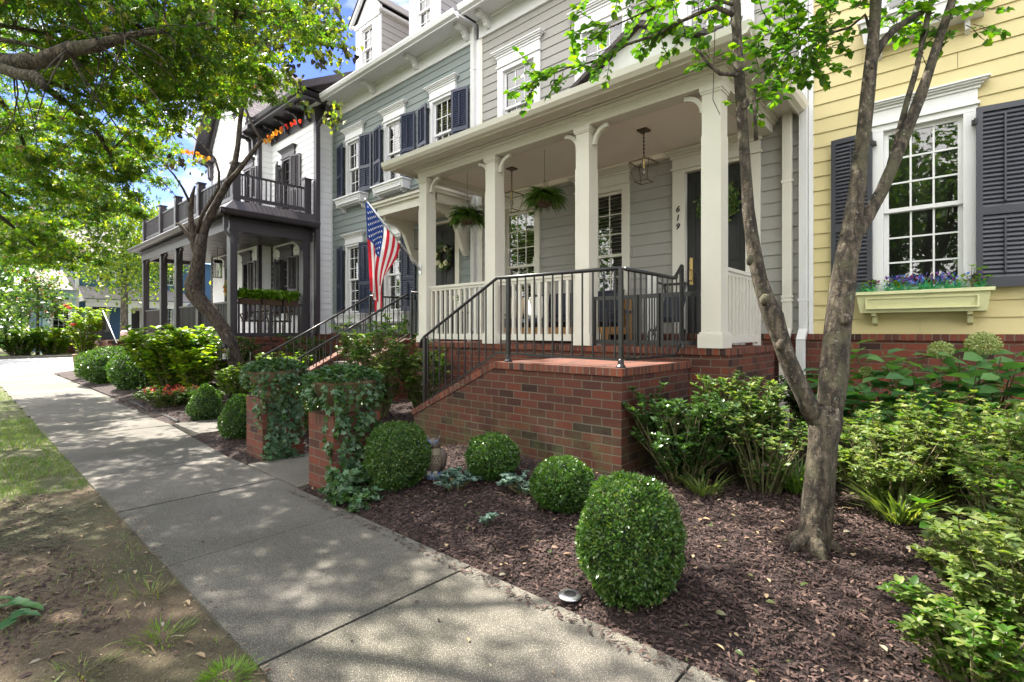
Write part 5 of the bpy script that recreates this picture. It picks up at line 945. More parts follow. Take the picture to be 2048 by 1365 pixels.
rt_(b, UP([(1640, 850), (1612, 800), (1588, 750), (1572, 710), (1556, 665), (1545, 635), (1532, 600), (1520, 560), (1510, 515), (1503, 470), (1497, 420), (1493, 360), (1488, 300), (1484, 240), (1480, 180), (1477, 120), (1474, 60), (1470, 20), (1466, -60), (1462, -160), (1470, -260)], 3.15, .012), [.085, .075, .073, .070, .072, .082, .068, .058, .056, .052, .05, .048, .046, .045, .044, .043, .040, .046, .036, .03, .02], 14, 0, .17, seed=1)
rt_(b, UP([(1655, 850), (1664, 790), (1668, 740), (1672, 690), (1678, 640), (1684, 590), (1690, 540), (1697, 490), (1706, 430), (1716, 370), (1722, 310), (1728, 260), (1735, 190), (1742, 120), (1748, 60), (1752, 0), (1756, -80), (1750, -180)], 3.15, .01), [.100, .104, .112, .108, .102, .094, .088, .085, .072, .064, .060, .058, .056, .05, .045, .042, .034, .024], 16, 0, .17, seed=2)
rt_(b, UP([(1690, 520), (1712, 470), (1738, 430), (1762, 385), (1782, 340), (1800, 300), (1822, 240), (1840, 195), (1856, 150), (1868, 110), (1885, 60), (1905, 0), (1925, -70)], 3.22, .01), [.07, .06, .055, .052, .05, .046, .044, .044, .04, .038, .036, .032, .025], 12, 0, .17, seed=5)
rt_(b, UP([(1776, 350), (1788, 300), (1802, 250), (1815, 200), (1830, 150), (1842, 100), (1850, 60), (1862, 0), (1875, -80)], 3.3, .01), [.036, .03, .027, .025, .024, .02, .026, .018, .014], 9, 0, .17, seed=6)
rt_(b, UP([(1740, 130), (1765, 85), (1790, 58), (1820, 38), (1850, 20), (1880, -20)], 3.3, .02), [.04, .036, .032, .026, .02, .015], 9, 0, .15); rt_(b, UP([(1740, 60), (1730, 30), (1700, 55), (1650, 70), (1600, 58), (1540, 50)], 3.35, .04), [.02, .014, .012, .010, .007, .004], 6)
rt_(b, UP([(1477, 150), (1440, 148), (1418, 130), (1400, 105), (1388, 95)], 3.18, .0), [.02, .017, .015, .012, .006], 7, 0, .2); rt_(b, UP([(1512, 280), (1510, 240), (1508, 200), (1512, 170)], 3.2), [.018, .015, .014, .008], 7, 0, .2)
MBR = UP([(1466, 30), (1430, 14), (1394, 29), (1358, 45), (1311, 70), (1253, 90), (1212, 116), (1170, 128), (1136, 136), (1100, 150), (1062, 168)], 3.25, .06); rt_(b, MBR, [.024, .020, .018, .016, .015, .013, .011, .009, .007, .006, .004], 7, 0, .12)
B2 = UP([(1466, 10), (1420, -4), (1370, -10), (1310, 15), (1255, 40), (1210, 60), (1180, 85)], 3.3, .06); rt_(b, B2, [.016, .013, .012, .010, .008, .006, .004], 6)
tr_o = b.build('trunk', 'bark_gray', dg, smooth=True)
P, D, N, S = [], [], [], []; tb = MB()
def twig(p, dv, L, ls, sp=.042, droop=-.15):
    p = Vector(p); dv = Vector(dv).normalized(); n = max(2, int(L / sp)); pts = [p]; sgn = 1
    for i in range(n):
        dv = (dv + Vector((RS.normal() * .12, RS.normal() * .12, RS.normal() * .08 + droop * .12))).normalized(); p = p + dv * sp; pts.append(p)
        sd = dv.cross(Vector((0, 0, 1))).normalized() * sgn; sgn = -sgn
        for s2 in ((1,) if RS.rand() < .35 else (1, -1)): P.append(tuple(p)); D.append(tuple(dv * .7 + sd * s2 + Vector((RS.normal() * .2, RS.normal() * .2, -.15 + RS.normal() * .25)))); N.append((RS.normal() * .45, RS.normal() * .45, 1)); S.append(ls * (.65 + .6 * RS.rand()))
    P.append(tuple(p)); D.append(tuple(dv)); N.append((0, 0, 1)); S.append(ls * 1.1); tb.tube(pts, [.0032] * (len(pts) - 1) + [.0015], 3)
def sprout(path, n, L, ls, dirs=(0, 0, 0), t0=.1):
    for i in range(n):
        f = (t0 + (1 - t0) * RS.rand()) * (len(path) - 1); k = min(int(f), len(path) - 2); p = path[k].lerp(path[k + 1], f - k); dv = (path[k + 1] - path[k]).normalized(); a = RS.rand() * 6.28
        twig(p, dv * .7 + Vector((math.cos(a), math.sin(a) * .7, RS.normal() * .45)) + Vector(dirs), L * (.5 + RS.rand() * .8), ls)
sprout(MBR, 40, .26, .052, (-.3, 0, -.05), .25); sprout(B2, 20, .24, .052, (-.2, 0, .05), .3)
for (u, v, dd, rx, rz, n, L) in ((1600, 90, 3.5, .30, .22, 52, .22), (1660, 60, 3.5, .2, .16, 22, .2), (1560, 110, 3.6, .14, .14, 16, .2), (1420, 120, 3.3, .10, .08, 7, .16), (1505, 205, 3.3, .08, .14, 8, .12), (1520, 150, 3.3, .1, .08, 8, .12), (1780, 20, 3.5, .35, .12, 24, .18), (1900, 50, 3.4, .22, .10, 12, .18), (1800, 60, 3.5, .15, .08, 8, .14), (1400, 60, 3.5, .2, .12, 12, .18), (1650, 5, 3.6, .4, .14, 34, .2), (1880, 5, 3.6, .3, .12, 18, .2)):
    c = Vector(U(u, v, dd))
    for i in range(n): dv = Vector(rdir(1)[0]); twig(c + Vector((dv.x * rx, dv.y * rx, dv.z * rz)) * RS.rand(), dv + Vector((0, 0, -.1)), L * (.5 + RS.rand() * .7), .056)
for i in range(210):     # upper crown, above the picture
    dv = Vector(rdir(1)[0]); c = Vector((-1.0, 3.7, 5.0)) + Vector((dv.x * 1.7, dv.y * 1.6, dv.z * .75)) * (RS.rand() ** .4)
    if c.z > 4.15: twig(c, dv + Vector((0, 0, .3)), .3 + .3 * RS.rand(), .062)
scatter('crown', T_oval(.40), np.array(P), np.array(D), np.array(N), np.array(S), ['leaf_shade', 'leaf_lime'], dg, RS.choice(2, len(P), p=[.75, .25])); tb.build('twigs', 'bark_gray', dg)
b = MB()
for L in ([(1440, 0), (1430, 60), (1428, 130), (1426, 200), (1440, 230)], [(1855, 60), (1840, 100), (1852, 130)], [(1848, 105), (1830, 130)]): b.tube(UP(L, 3.25), [.003] * len(L), 3)
b.build('dangling_twig', 'bark_gray', dg)
# trees beyond the houses and the street
def far_tree(label, x, y, h, r, n, ls, mats, w=None, low=.25, group='trees beyond the street'):
    E = [(x, y, h * .62, r * .8, r * .8, h * .3, n * .4)]
    for k in range(7): a = k * .9 + RS.rand(); E.append((x + r * .62 * math.cos(a), y + r * .62 * math.sin(a), h * (low + .12 + .55 * RS.rand()), r * .5, r * .5, h * .17, n * .085))
    return crown_tree('background_tree', label, [((x, y, -.1), r * .07), ((x, y, h * .2), r * .055), ((x + .1, y, h * .5), r * .045), ((x, y, h * .75), r * .02)], E, ls, mats, T_leaf(), group, per=30, spread=.2, flat=.75, twigs=.15, weights=w, tn=7)
far_tree('tall airy green tree showing above the white house balcony', -36, 17, 12, 5, 7500, .30, ['leaf_far', 'leaf_yellow'], [.7, .3])
far_tree('bright yellow-green tree seen through the white house porch', -30, 12.5, 6.5, 3.2, 3800, .22, ['leaf_yellow', 'leaf_lime'], [.5, .5], .05)
far_tree('pale tree leaning over the blue house porch', -43.0, 8.0, 10.5, 4.2, 11000, .28, ['leaf_far', 'leaf_yellow'], [.6, .4], .48)
far_tree('dark green tree left of the blue house', -43, -.4, 12.5, 4.6, 10000, .30, ['leaf_fardark', 'leaf_far'], [.5, .5], .1)
far_tree('reddish flowering tree beside the blue house wall', -46.0, 3.9, 6.5, 1.6, 2300, .2, ['leaf_fardark', 'petal_red', 'leaf_far'], [.5, .06, .44], .2)
far_tree('dark broad tree behind the blue house roof', -72, 10, 15, 8, 8000, .5, ['leaf_fardark', 'leaf_far'], [.5, .5], .1)
far_tree('green tree at the far left edge behind the bushes', -58, -2.5, 15, 7, 9000, .42, ['leaf_far', 'leaf_fardark'], [.6, .4], .05)
far_tree('distant green tree behind the tall airy one', -60, 26, 16, 8, 4400, .5, ['leaf_far', 'leaf_yellow'], [.8, .2], .1)
for i, (x, y, h, r, lb) in enumerate(((3, -8, 10, 4.5, 'street tree behind the camera reflected in the yellow house window'), (-5, -10, 11, 5, 'broad street tree behind the camera left of the reflected one'), (10, -7, 10, 4.5, 'street tree behind the camera at the right'), (-13, -11, 11, 5, 'street tree across the street facing the green house'), (2, -18, 14, 7, 'tall tree far behind the camera'), (-2, -7.5, 9, 4, 'low branching street tree directly behind the camera'), (-21, -10, 11, 5, 'street tree opposite the white house'), (6.5, -12, 12, 5, 'second row street tree behind the camera'))):
    far_tree(lb, x, y, h, r, 4200, .30, ['leaf_far', 'leaf_fardark'], [.5, .5], .1, 'street trees behind the camera')
def woods(name, segs, n, h, ls):
    P = []; b = MB()
    for (x0, y0, x1, y1) in segs:
        L = math.hypot(x1 - x0, y1 - y0); m = int(n * L / 100); f = RS.rand(m); g = f * L; hh = h * (.72 + .28 * np.array([noise.noise(Vector((q * .13, x0, 1))) + .5 * noise.noise(Vector((q * .4, x0, 4))) for q in g])); P.append(np.stack([x0 + (x1 - x0) * f + RS.normal(size=m) * 2.2, y0 + (y1 - y0) * f + RS.normal(size=m) * 2.2, hh * RS.rand(m) ** .75], 1))
    P = np.concatenate(P); return tag(scatter(name, T_leaf(), P, rdir(len(P)), rdir(len(P), 1), ls * (.6 + .8 * RS.rand(len(P))), ['leaf_far', 'leaf_fardark', 'leaf_shade'], None, RS.randint(0, 3, len(P))), kind='stuff')
woods('far_woods', [(-95, -50, -90, 70)], 9000, 15, 1.25)
woods('street_shrubbery', [(-60, -21, 30, -19)], 14000, 3.4, .42)
for x, y, r, h, lb, ms in ((-45.6, .9, 1.9, 1.9, 'dark leafy bush across the street at the far left', ['leaf_fardark', 'leaf_gloss']), (-45.4, 3.0, 1.5, 1.5, 'round bright bush in front of the blue house wall', ['leaf_far', 'leaf_lime']), (-45.9, 4.6, 1.4, 1.7, 'sunlit bush next to the blue house steps', ['leaf_yellow', 'leaf_lime']), (-47, -1.8, 2, 2.4, 'dark bush at the far left edge', ['leaf_fardark', 'leaf_far'])):
    plant('far_bush', lb, 'shrub', (x, y, 0), ring(60, r, h * .75, .35), .26, ms[0], 'bushes across the street', sub=4, whorl=6, whorls=3, ws=.16, stemr=.02, mi_mats=ms)
# ------------------------------------------------------------------ blue house across the street (front faces +X)
bh = thing('blue_house', (-49, 9.5, 0), 'blue house with white columned porch across the street', 'house')
XF.append(Matrix(((0, -1, 0, -49), (1, 0, 0, 0), (0, 0, 1, 0), (0, 0, 0, 1))))
H = [window(bh, 0, 7.6, .9, 1.6, 3.6, 3, 3, 3, 'white_trim', .15, .2, False), window(bh, 0, 5.4, .9, 1.2, 3.6, 3, 3, 3, 'white_trim', .15, .2, False), window(bh, 0, 11.9, 1.0, 1.6, 3.6, 3, 3, 3, 'white_trim', .15, .2, False), window(bh, 0, 8.0, .9, 5.4, 7.0, 3, 2, 2, 'white_trim', .15, .2, False), window(bh, 0, 12, .9, 5.4, 7.0, 3, 2, 2, 'white_trim', .15, .2, False), door(bh, 0, 9.1, 10.1, .9, 3.2)]
b = MB(); siding(b, 4.4, 6.3, .8, 4.6, 0, H, .25, 1); siding(b, 6.3, 16, .8, 7.4, 0, H, .25, 0); b.box(6.2, 6.4, -.06, .02, .8, 7.4, 2); b.build('wall', ['blue_siding', 'pale_blue', 'white_trim'], bh)
b = MB(); b.box(4.4, 16, .37, 9, -.1, 4.6); b.box(6.3, 16, .37, 9, 4.6, 7.4); b.build('rear_wall', 'blue_siding', bh)
b = MB(); b.box(4.4, 16, -.05, .3, -.1, .8); b.box(6.5, 12.8, -2.2, -.05, -.1, .9); b.build('brick_base', 'brick', bh)
b = MB(); b.face(((5.9, -.6, 7.4), (16.4, -.6, 7.4), (16.4, 4.5, 10.3), (5.9, 4.5, 10.3)), 0); b.face(((5.9, 4.5, 10.3), (16.4, 4.5, 10.3), (16.4, 9.6, 7.4), (5.9, 9.6, 7.4)), 0); b.face(((5.9, -.6, 7.4), (5.9, 4.5, 10.3), (5.9, 9.6, 7.4)), 1); b.face(((4.0, -.4, 4.6), (6.3, -.4, 4.6), (6.3, 4, 6.4), (4.0, 4, 6.4)), 0); b.build('roof', ['shingle_gray', 'white_trim'], bh)
b = MB(); b.prism([(-2.5, 3.75), (-2.5, 3.9), (0, 4.9), (0, 3.75)], 'x', 6.35, 6.45); b.face(((6.3, -2.6, 3.9), (13, -2.6, 3.9), (13, 0, 4.95), (6.3, 0, 4.95)), 1); b.box(6.5, 12.8, -2.3, -2.05, 3.35, 3.75); b.box(6.4, 12.9, -2.55, 0, 3.752, 3.85); b.build('porch_roof', ['white_trim', 'shingle_gray'], bh)
for x in (6.6, 9.0, 10.9, 12.6):
    b = MB(); b.box(x - .12, x + .12, -2.3, -2.06, .9, 3.35); b.box(x - .16, x + .16, -2.34, -2.02, .9, 1.05); b.build('column', 'white_trim', bh)
for x0, x1 in ((10.1, 10.78), (11.02, 12.48)):
    b = MB(); b.box(x0, x1, -2.2, -2.12, 1.75, 1.82); b.box(x0, x1, -2.2, -2.12, 1.0, 1.08); r2 = b.build('porch_railing', 'white_trim', bh); n = int((x1 - x0) / .14)
    for i in range(n): b = MB(); x = x0 + (x1 - x0) * (i + .5) / n; b.box(x - .025, x + .025, -2.18, -2.14, 1.08, 1.75); b.build('baluster', 'white_trim', r2)
for i in range(5): b = MB(); b.box(7.0, 8.6, -2.2 - .3 * (i + 1), -2.2 - .3 * i - .002, -.1, .9 - .17 * (i + 1)); b.build('step', 'brick', bh)
for x in (6.9, 8.7): b = MB(); b.prism([(-2.2, 0), (-2.2, .95), (-3.7, .25), (-3.7, 0)], 'x', x - .12, x + .12); b.build('cheek_wall', 'brick', bh)
XF.pop()
# ------------------------------------------------------------------ flags
def flag(name, tip, root, Lh, Lf, label, nc=26, nr=39, stars=True, fold=.05, lean=(-.02, .05)):
    t_ = Vector(tip); r_ = Vector(root); dirp = (r_ - t_).normalized(); H1 = t_ + dirp * Lh
    def Pf(s, r):
        h = t_.lerp(H1, s); k = min(1, r * 1.35); k = k * k * (3 - 2 * k); squeeze = 1 - .70 * k * s ** .8
        dx, dy = (h.x - t_.x) * squeeze, (h.y - t_.y) * squeeze; z = h.z - Lf * r * (1 - .20 * s) - .05 * math.sin(r * 3.1) * s
        w = math.sin(s * 9.5 + r * 1.2) * fold * (.25 + k); ww = math.sin(s * 19 + 2.1 + r * 3) * fold * .35 * k
        return Vector((t_.x + dx + w + ww + lean[0] * r, t_.y + dy + w * .35 + lean[1] * r, z))
    b = MB()
    for i in range(nc):
        for j in range(nr):
            s0, s1, r0, r1 = i / nc, (i + 1) / nc, j / nr, (j + 1) / nr; st = int((i + .5) / nc * 13); can = (i + .5) / nc < 7 / 13 and (j + .5) / nr < .4
            b.face((Pf(s0, r0), Pf(s1, r0), Pf(s1, r1), Pf(s0, r1)), 2 if can else (0 if st % 2 == 0 else 1))
    o = b.build(name, ['flag_red', 'flag_white', 'flag_blue'], None, base=tuple(t_), smooth=True); tag(o, label, 'flag')
    if stars:
        b = MB()
        for row in range(9):
            for c in range(6 if row % 2 == 0 else 5):
                s = (row + 1) / 10 * 7 / 13; r = ((2 * c + 1 if row % 2 == 0 else 2 * c + 2) / 12) * .4
                for sg in (-1, 1):
                    pts = []
                    for k in range(10):
                        a = math.pi * k / 5; q = .021 if k % 2 == 0 else .009; ss, rr = s + q * math.sin(a) / Lh, r + q * math.cos(a) / Lf; p = Pf(ss, rr); e1 = Pf(ss + .01, rr) - p; e2 = Pf(ss, rr + .01) - p; pts.append(p + e1.cross(e2).normalized() * .0025 * sg)
                    b.face(pts if sg > 0 else pts[::-1])
        b.build('stars', 'star_white', o)
    return o
tip = Vector((-7.16, 4.45, 3.62)); rt = Vector((-7.02, 5.43, 2.60))
fp = thing('flagpole', tuple(rt), 'angled silver flagpole bracketed to the leftmost cream porch column', 'flagpole')
b = MB(); b.bar(rt + (tip - rt) * .02, tip, .013, n=10); b.build('pole', 'steel', fp, smooth=True); b = MB(); b.lathe(tuple(tip), [(.0, -.03), (.02, -.02), (.028, 0), (.02, .02), (0, .03)], 10); b.build('finial', 'steel', fp, smooth=True)
b = MB(); b.box(rt.x - .03, rt.x + .03, 5.425, 5.445, 2.50, 2.66); b.bar(rt + Vector((0, .0, -.02)), rt + (tip - rt) * .12, .022, n=10); b.build('wall_bracket', 'steel', fp)
b = MB(); q = tip.lerp(rt, .60); b.lathe((q.x, q.y, q.z), [(.02, -.02), (.024, 0), (.02, .02)], 10); b.build('clip_ring', 'steel', fp)
flag('flag', tip + Vector((0, 0, -.03)), rt + Vector((0, 0, -.03)), .86, 1.42, 'large draped American flag hanging from the porch flagpole', fold=.045)
ft = Vector((-46.0, 10.75, 3.15)); flag('flag', ft, ft + Vector((-.5, .5, -.6)), .7, 1.05, 'small far American flag on the blue house porch', 13, 10, False, .04)
# ------------------------------------------------------------------ hanging things on the porch
def pendant(loc, ztop, label, mat='bronze', w=.145, chain=True):
    t = thing('pendant_lantern', loc, label, 'lantern', 'open frame lanterns on the porch ceiling'); x, y, z = loc; b = MB()     # loc = bottom centre
    b.box(x - .07, x + .07, y - .07, y + .07, ztop - .02, ztop); b.build('canopy', mat, t); b = MB(); zt = z + .33
    b.bar((x, y, zt), (x, y, ztop - .02), .006, n=6)
    k = int((ztop - zt) / .05)
    for i in range(k): b.box(x - .012, x + .012, y - .003, y + .003, zt + i * .05, zt + i * .05 + .03)
    b.build('chain', mat, t); b = MB(); lo, hi, zh = w * .62, w, z + .26; c = lambda h, zz: [(x - h, y - h, zz), (x + h, y - h, zz), (x + h, y + h, zz), (x - h, y + h, zz)]
    A, B = c(lo, z), c(hi, zh)
    for i in range(4): j = (i + 1) % 4; b.sbar(A[i], A[j], .009, .009); b.sbar(B[i], B[j], .009, .009); b.sbar(A[i], B[i], .009, .009); b.sbar(B[i], (x, y, zt), .009, .009)
    b.build('frame', mat, t); b = MB(); b.bar((x, y, zt - .15), (x, y, zt), .014, n=8); b.build('socket', 'brass', t); b = MB(); b.lathe((x, y, zt - .25), [(0, 0), (.022, .02), (.03, .05), (.02, .085), (.012, .1)], 12); b.build('bulb', 'clear_glass', t, smooth=True); return t
pl = pendant((-3.25, 6.27, 3.53), 4.235, 'brass framed pendant lantern nearest the numbered door'); dup(pl, (-5.65, 6.27, 3.53), 'brass framed pendant lantern at the left half of the porch')
def fern(loc, ztop, label):
    t = thing('hanging_fern', loc, label, 'hanging basket', 'ferns hanging from the porch'); x, y, z = loc; b = MB(); b.lathe((x, y, z - .10), [(.0, 0), (.07, .01), (.11, .05), (.13, .12), (.12, .13)], 16); b.build('basket', 'coco', t)
    b = MB(); 
    for k in range(3): a = k * 2.1; b.bar((x + .12 * math.cos(a), y + .12 * math.sin(a), z + .02), (x, y, z + .32), .003, n=4)
    b.bar((x, y, z + .32), (x, y, ztop), .003, n=4); b.build('chain', 'iron', t); P, D, N, S = [], [], [], []
    for k in range(190):
        a = RS.rand() * 6.283; L = .17 + .15 * RS.rand(); el = .2 + 1.1 * RS.rand(); p = Vector((x + .05 * math.cos(a), y + .05 * math.sin(a), z + .03)); dv = Vector((math.cos(a) * math.cos(el), math.sin(a) * math.cos(el), math.sin(el))); m = 16
        for i in range(m):
            dv = (dv + Vector((0, 0, -.13))).normalized(); p = p + dv * L / m * 1.25; sd = dv.cross(Vector((0, 0, 1))).normalized(); w = .058 * (1 - (i / m) ** 2) + .010
            for s in (1, -1): P.append(tuple(p)); D.append(tuple(sd * s + dv * .4 + Vector((0, 0, -.2)))); N.append((dv.x * .2, dv.y * .2, 1)); S.append(w)
    scatter('fronds', T_leaf(), np.array(P), np.array(D), np.array(N), np.array(S), 'leaf_fern', t); return t
fern((-4.71, 5.96, 3.47), 4.235, 'bushy fern basket hanging between the second and third porch columns'); fern((-6.36, 5.92, 3.44), 4.235, 'bushy fern basket hanging between the first and second porch columns')
def wreath(loc, r, label, mats, w=.085, n=420, ls=.07, tm=None, flowers=()):
    t = thing('wreath', loc, label, 'wreath'); x, y, z = loc; a = RS.rand(n) * 6.283; rr = r - w + RS.normal(size=n) * w * .45; P = np.stack([x + rr * np.cos(a), y - .03 - .05 * RS.rand(n), z + rr * np.sin(a)], 1); D = np.stack([np.cos(a) * .5 - np.sin(a), RS.normal(size=n) * .3 - .4, np.sin(a) * .5 + np.cos(a)], 1) + RS.normal(size=(n, 3)) * .4
    o = scatter('foliage', tm or T_oval(.3), P, D, np.tile([0, -1., .2], (n, 1)) + RS.normal(size=(n, 3)) * .5, ls * (.7 + .6 * RS.rand(n)), mats, t, RS.randint(0, len(mats), n)); b = MB()
    for i in range(20): a0, a1 = i * .3142, (i + 1) * .3142; b.bar((x + (r - w) * math.cos(a0), y - .02, z + (r - w) * math.sin(a0)), (x + (r - w) * math.cos(a1), y - .02, z + (r - w) * math.sin(a1)), .02, n=5)
    b.build('twig_ring', 'coco', t)
    for fa in flowers: c = np.array([x + (r - w) * math.cos(fa), y - .08, z + (r - w) * math.sin(fa)]); d = rdir(22); d[:, 1] = -abs(d[:, 1]); scatter('blossom', T_oval(.4), np.tile(c, (22, 1)), d, d + np.array([0, -1, 0]), np.full(22, .075), 'petal_white', t)
wreath((-2.66, YF + .03, 3.34), .30, 'round green leafy wreath on the dark door of number 619', ['leaf_gloss', 'leaf_azalea'], .10, 700, .06); wreath((-8.66, YF + .03, 3.18), .29, 'magnolia wreath with white blossoms on the green house door', ['leaf_magnolia', 'leaf_gloss'], .09, 190, .10, T_oval(.3), (.9, 2.9, 3.9, 4.6, 5.4))
wreath((-18.75, Yg - .07, 3.02), .27, 'yellow leafy wreath on the white house door', ['leaf_yellow', 'leaf_orange', 'leaf_magnolia'], .09, 260, .09)
def wall_lantern(loc, label, s=1.0, top=.25):
    t = thing('porch_lantern', loc, label, 'lantern'); x, y, z = loc; b = MB(); w = .075 * s; h = .34 * s
    for dx in (-w, w):
        for dy in (-w, w): b.box(x + dx - .006, x + dx + .006, y + dy - .006, y + dy + .006, z, z + h)
    b.box(x - w - .012, x + w + .012, y - w - .012, y + w + .012, z - .02, z - .001); b.prism([(x - w - .02, z + h), (x + w + .02, z + h), (x + .02, z + h + .09 * s), (x - .02, z + h + .09 * s)], 'y', y - w - .02, y + w + .02); b.build('frame', 'iron', t)
    b = MB(); b.bar((x, y, z + h + .08 * s), (x, y, z + h + top), .006, n=5); b.build('hanger', 'iron', t); b = MB(); b.box(x - w + .006, x + w - .006, y - w + .006, y + w - .006, z + .003, z + h - .003); b.build('glass', 'clear_glass', t); b = MB(); b.bar((x, y, z), (x, y, z + h * .5), .025 * s, n=8); b.build('candle', 'fabric_white', t); return t
wall_lantern((-8.72, 6.75, 3.30), 'black lantern hanging under the green house door hood', 1.15, .36); wall_lantern((-17.75, 5.7, 3.25), 'black lantern hanging in the white house porch', 1.3, .55)
# ------------------------------------------------------------------ porch furniture
so_ = thing('outdoor_sofa', (-5.15, 6.85, PF), 'dark cushioned outdoor sofa with honey wood base behind the white railing', 'sofa'); sx = (-6.35, -3.95); b = MB()
b.box(sx[0], sx[1], 6.42, 7.24, PF + .14, PF + .25); b.box(sx[0], sx[1], 7.18, 7.25, PF + .25, PF + .72)
b.build('base', 'wood', so_, bevel=.006)
for x in sx: b = MB(); b.box(x - .02, x + .02, 6.44, 7.20, PF + .47, PF + .51); b.box(x - .02, x + .02, 6.44, 6.48, PF + .25, PF + .47); b.build('arm', 'charcoal', so_)
for x in (sx[0] + .02, sx[1] - .02):
    for y in (6.46, 7.2): b = MB(); b.box(x - .035, x + .035, y - .035, y + .035, PF, PF + .139); b.build('leg', 'wood', so_)
def cushion(par, c, s, m, name='cushion', rot=0):
    b = MB(); n = 9; V = {}
    XF.append(Matrix.Translation(c) @ Matrix.Rotation(rot, 4, 'X'))
    for sg in (-1, 1):
        for i in range(n):
            for j in range(n):
                def h(a, k): u, v = a / n * 2 - 1, k / n * 2 - 1; return sg * s[2] / 2 * (max(0, (1 - u ** 4) * (1 - v ** 4))) ** .35
                q = [((i + a) / n * s[0] - s[0] / 2, (j + k) / n * s[1] - s[1] / 2, h(i + a, j + k)) for a, k in ((0, 0), (1, 0), (1, 1), (0, 1))]; b.face(q if sg > 0 else q[::-1])
    XF.pop(); return b.build(name, m, par, smooth=True)
for i in range(3):
    x = sx[0] + .44 + .76 * i; cushion(so_, (x, 6.80, PF + .33), (.74, .74, .17), 'fabric_navy', 'seat_cushion'); cushion(so_, (x, 7.08, PF + .60), (.74, .50, .18), 'fabric_navy', 'back_cushion', R(80))
for x, m, lb in ((-6.10, 'fabric_tan', 'tan pillow at the left end of the sofa'), (-5.62, 'fabric_white', 'cream patterned pillow on the sofa'), (-5.1, 'fabric_navy', 'dark square pillow in the middle of the sofa')):
    t = thing('throw_pillow', (x, 6.9, PF + .40), lb, 'pillow'); cushion(t, (x, 6.88, PF + .60), (.42, .42, .15), m, 'cover', R(72))
gt = thing('pet_gate', (-2.9, 5.50, PF), 'low black metal folding gate closing the porch entry', 'gate')
for x0, y0, x1, y1 in ((-3.56, 5.53, -2.98, 5.60), (-2.96, 5.60, -2.66, 5.52), (-2.64, 5.52, -2.20, 5.53)):
    b = MB(); z0, z1 = PF + .03, PF + .60; b.sbar((x0, y0, z1), (x1, y1, z1), .03, .05); b.sbar((x0, y0, z0 + .02), (x1, y1, z0 + .02), .03, .05)
    for f in (0, 1): xx, yy = x0 + (x1 - x0) * f, y0 + (y1 - y0) * f; b.box(xx - .018, xx + .018, yy - .018, yy + .018, PF, z1 + .025)
    n = max(3, int(math.hypot(x1 - x0, y1 - y0) / .07))
    for i in range(1, n): xx, yy = x0 + (x1 - x0) * i / n, y0 + (y1 - y0) * i / n; b.box(xx - .006, xx + .006, yy - .006, yy + .006, z0 + .03, z1 - .02)
    b.build('gate_panel', 'iron', gt)
t = thing('side_table', (-6.75, 6.1, PF), 'small round black side table behind the left railing', 'table'); b = MB(); b.lathe((-6.75, 6.1, PF + .5), [(.22, 0), (.22, .025)], 20); b.build('table_top', 'iron', t)
for a in (0, 2.1, 4.2): b = MB(); b.bar((-6.75 + .18 * math.cos(a), 6.1 + .18 * math.sin(a), PF), (-6.75 + .1 * math.cos(a), 6.1 + .1 * math.sin(a), PF + .5), .012); b.build('leg', 'iron', t)
t = thing('flower_vase', (-6.75, 6.1, PF + .525), 'white vase of pale flowers on the small black side table', 'vase'); b = MB(); b.lathe((-6.75, 6.1, PF + .525), [(.05, 0), (.07, .06), (.04, .15), (.05, .18)], 14); b.build('vase_body', 'fabric_white', t, smooth=True)
d = rdir(160, .6); scatter('blooms', T_leaf(), np.array([-6.75, 6.1, PF + .78]) + d * .09, d, d + .3, np.full(160, .04), ['petal_white', 'leaf_shade'], t, RS.randint(0, 2, 160))
t = thing('board_stand', (-3.5, 6.7, PF), 'tall white rounded board leaning by the porch wall behind the black gate', 'board'); b = MB(); b.prism([(-3.58, PF + .05), (-3.42, PF + .05), (-3.42, PF + .98), (-3.45, PF + 1.03), (-3.55, PF + 1.03), (-3.58, PF + .98)], 'y', 6.98, 7.02); b.build('panel', 'white_trim', t, bevel=.008); b = MB(); b.box(-3.6, -3.4, 6.9, 7.1, PF, PF + .05); b.build('foot', 'charcoal', t)
t = thing('stroller', (-3.05, 6.75, PF), 'black folded stroller with gray wheels behind the gate', 'stroller'); b = MB()
b.tube([(-3.3, 6.6, PF + .12), (-3.15, 6.8, PF + .5), (-3.28, 6.95, PF + .86), (-3.38, 6.95, PF + .9)], [.018] * 4, 8); b.tube([(-2.85, 6.6, PF + .12), (-3.0, 6.8, PF + .5), (-2.95, 6.95, PF + .86)], [.018] * 3, 8); b.tube([(-3.28, 6.95, PF + .86), (-2.95, 6.95, PF + .86)], [.02] * 2, 8); b.build('frame', 'iron', t); cushion(t, (-3.08, 6.80, PF + .5), (.32, .42, .14), 'fabric_navy', 'seat', R(65))
for x in (-3.3, -2.85):
    b = MB(); pts = [(x, 6.6 + .10 * math.cos(a), PF + .115 + .10 * math.sin(a)) for a in [i * .5236 for i in range(13)]]; b.tube(pts, [.016] * 13, 6, cap=False); b.build('wheel', 'black_plastic', t)
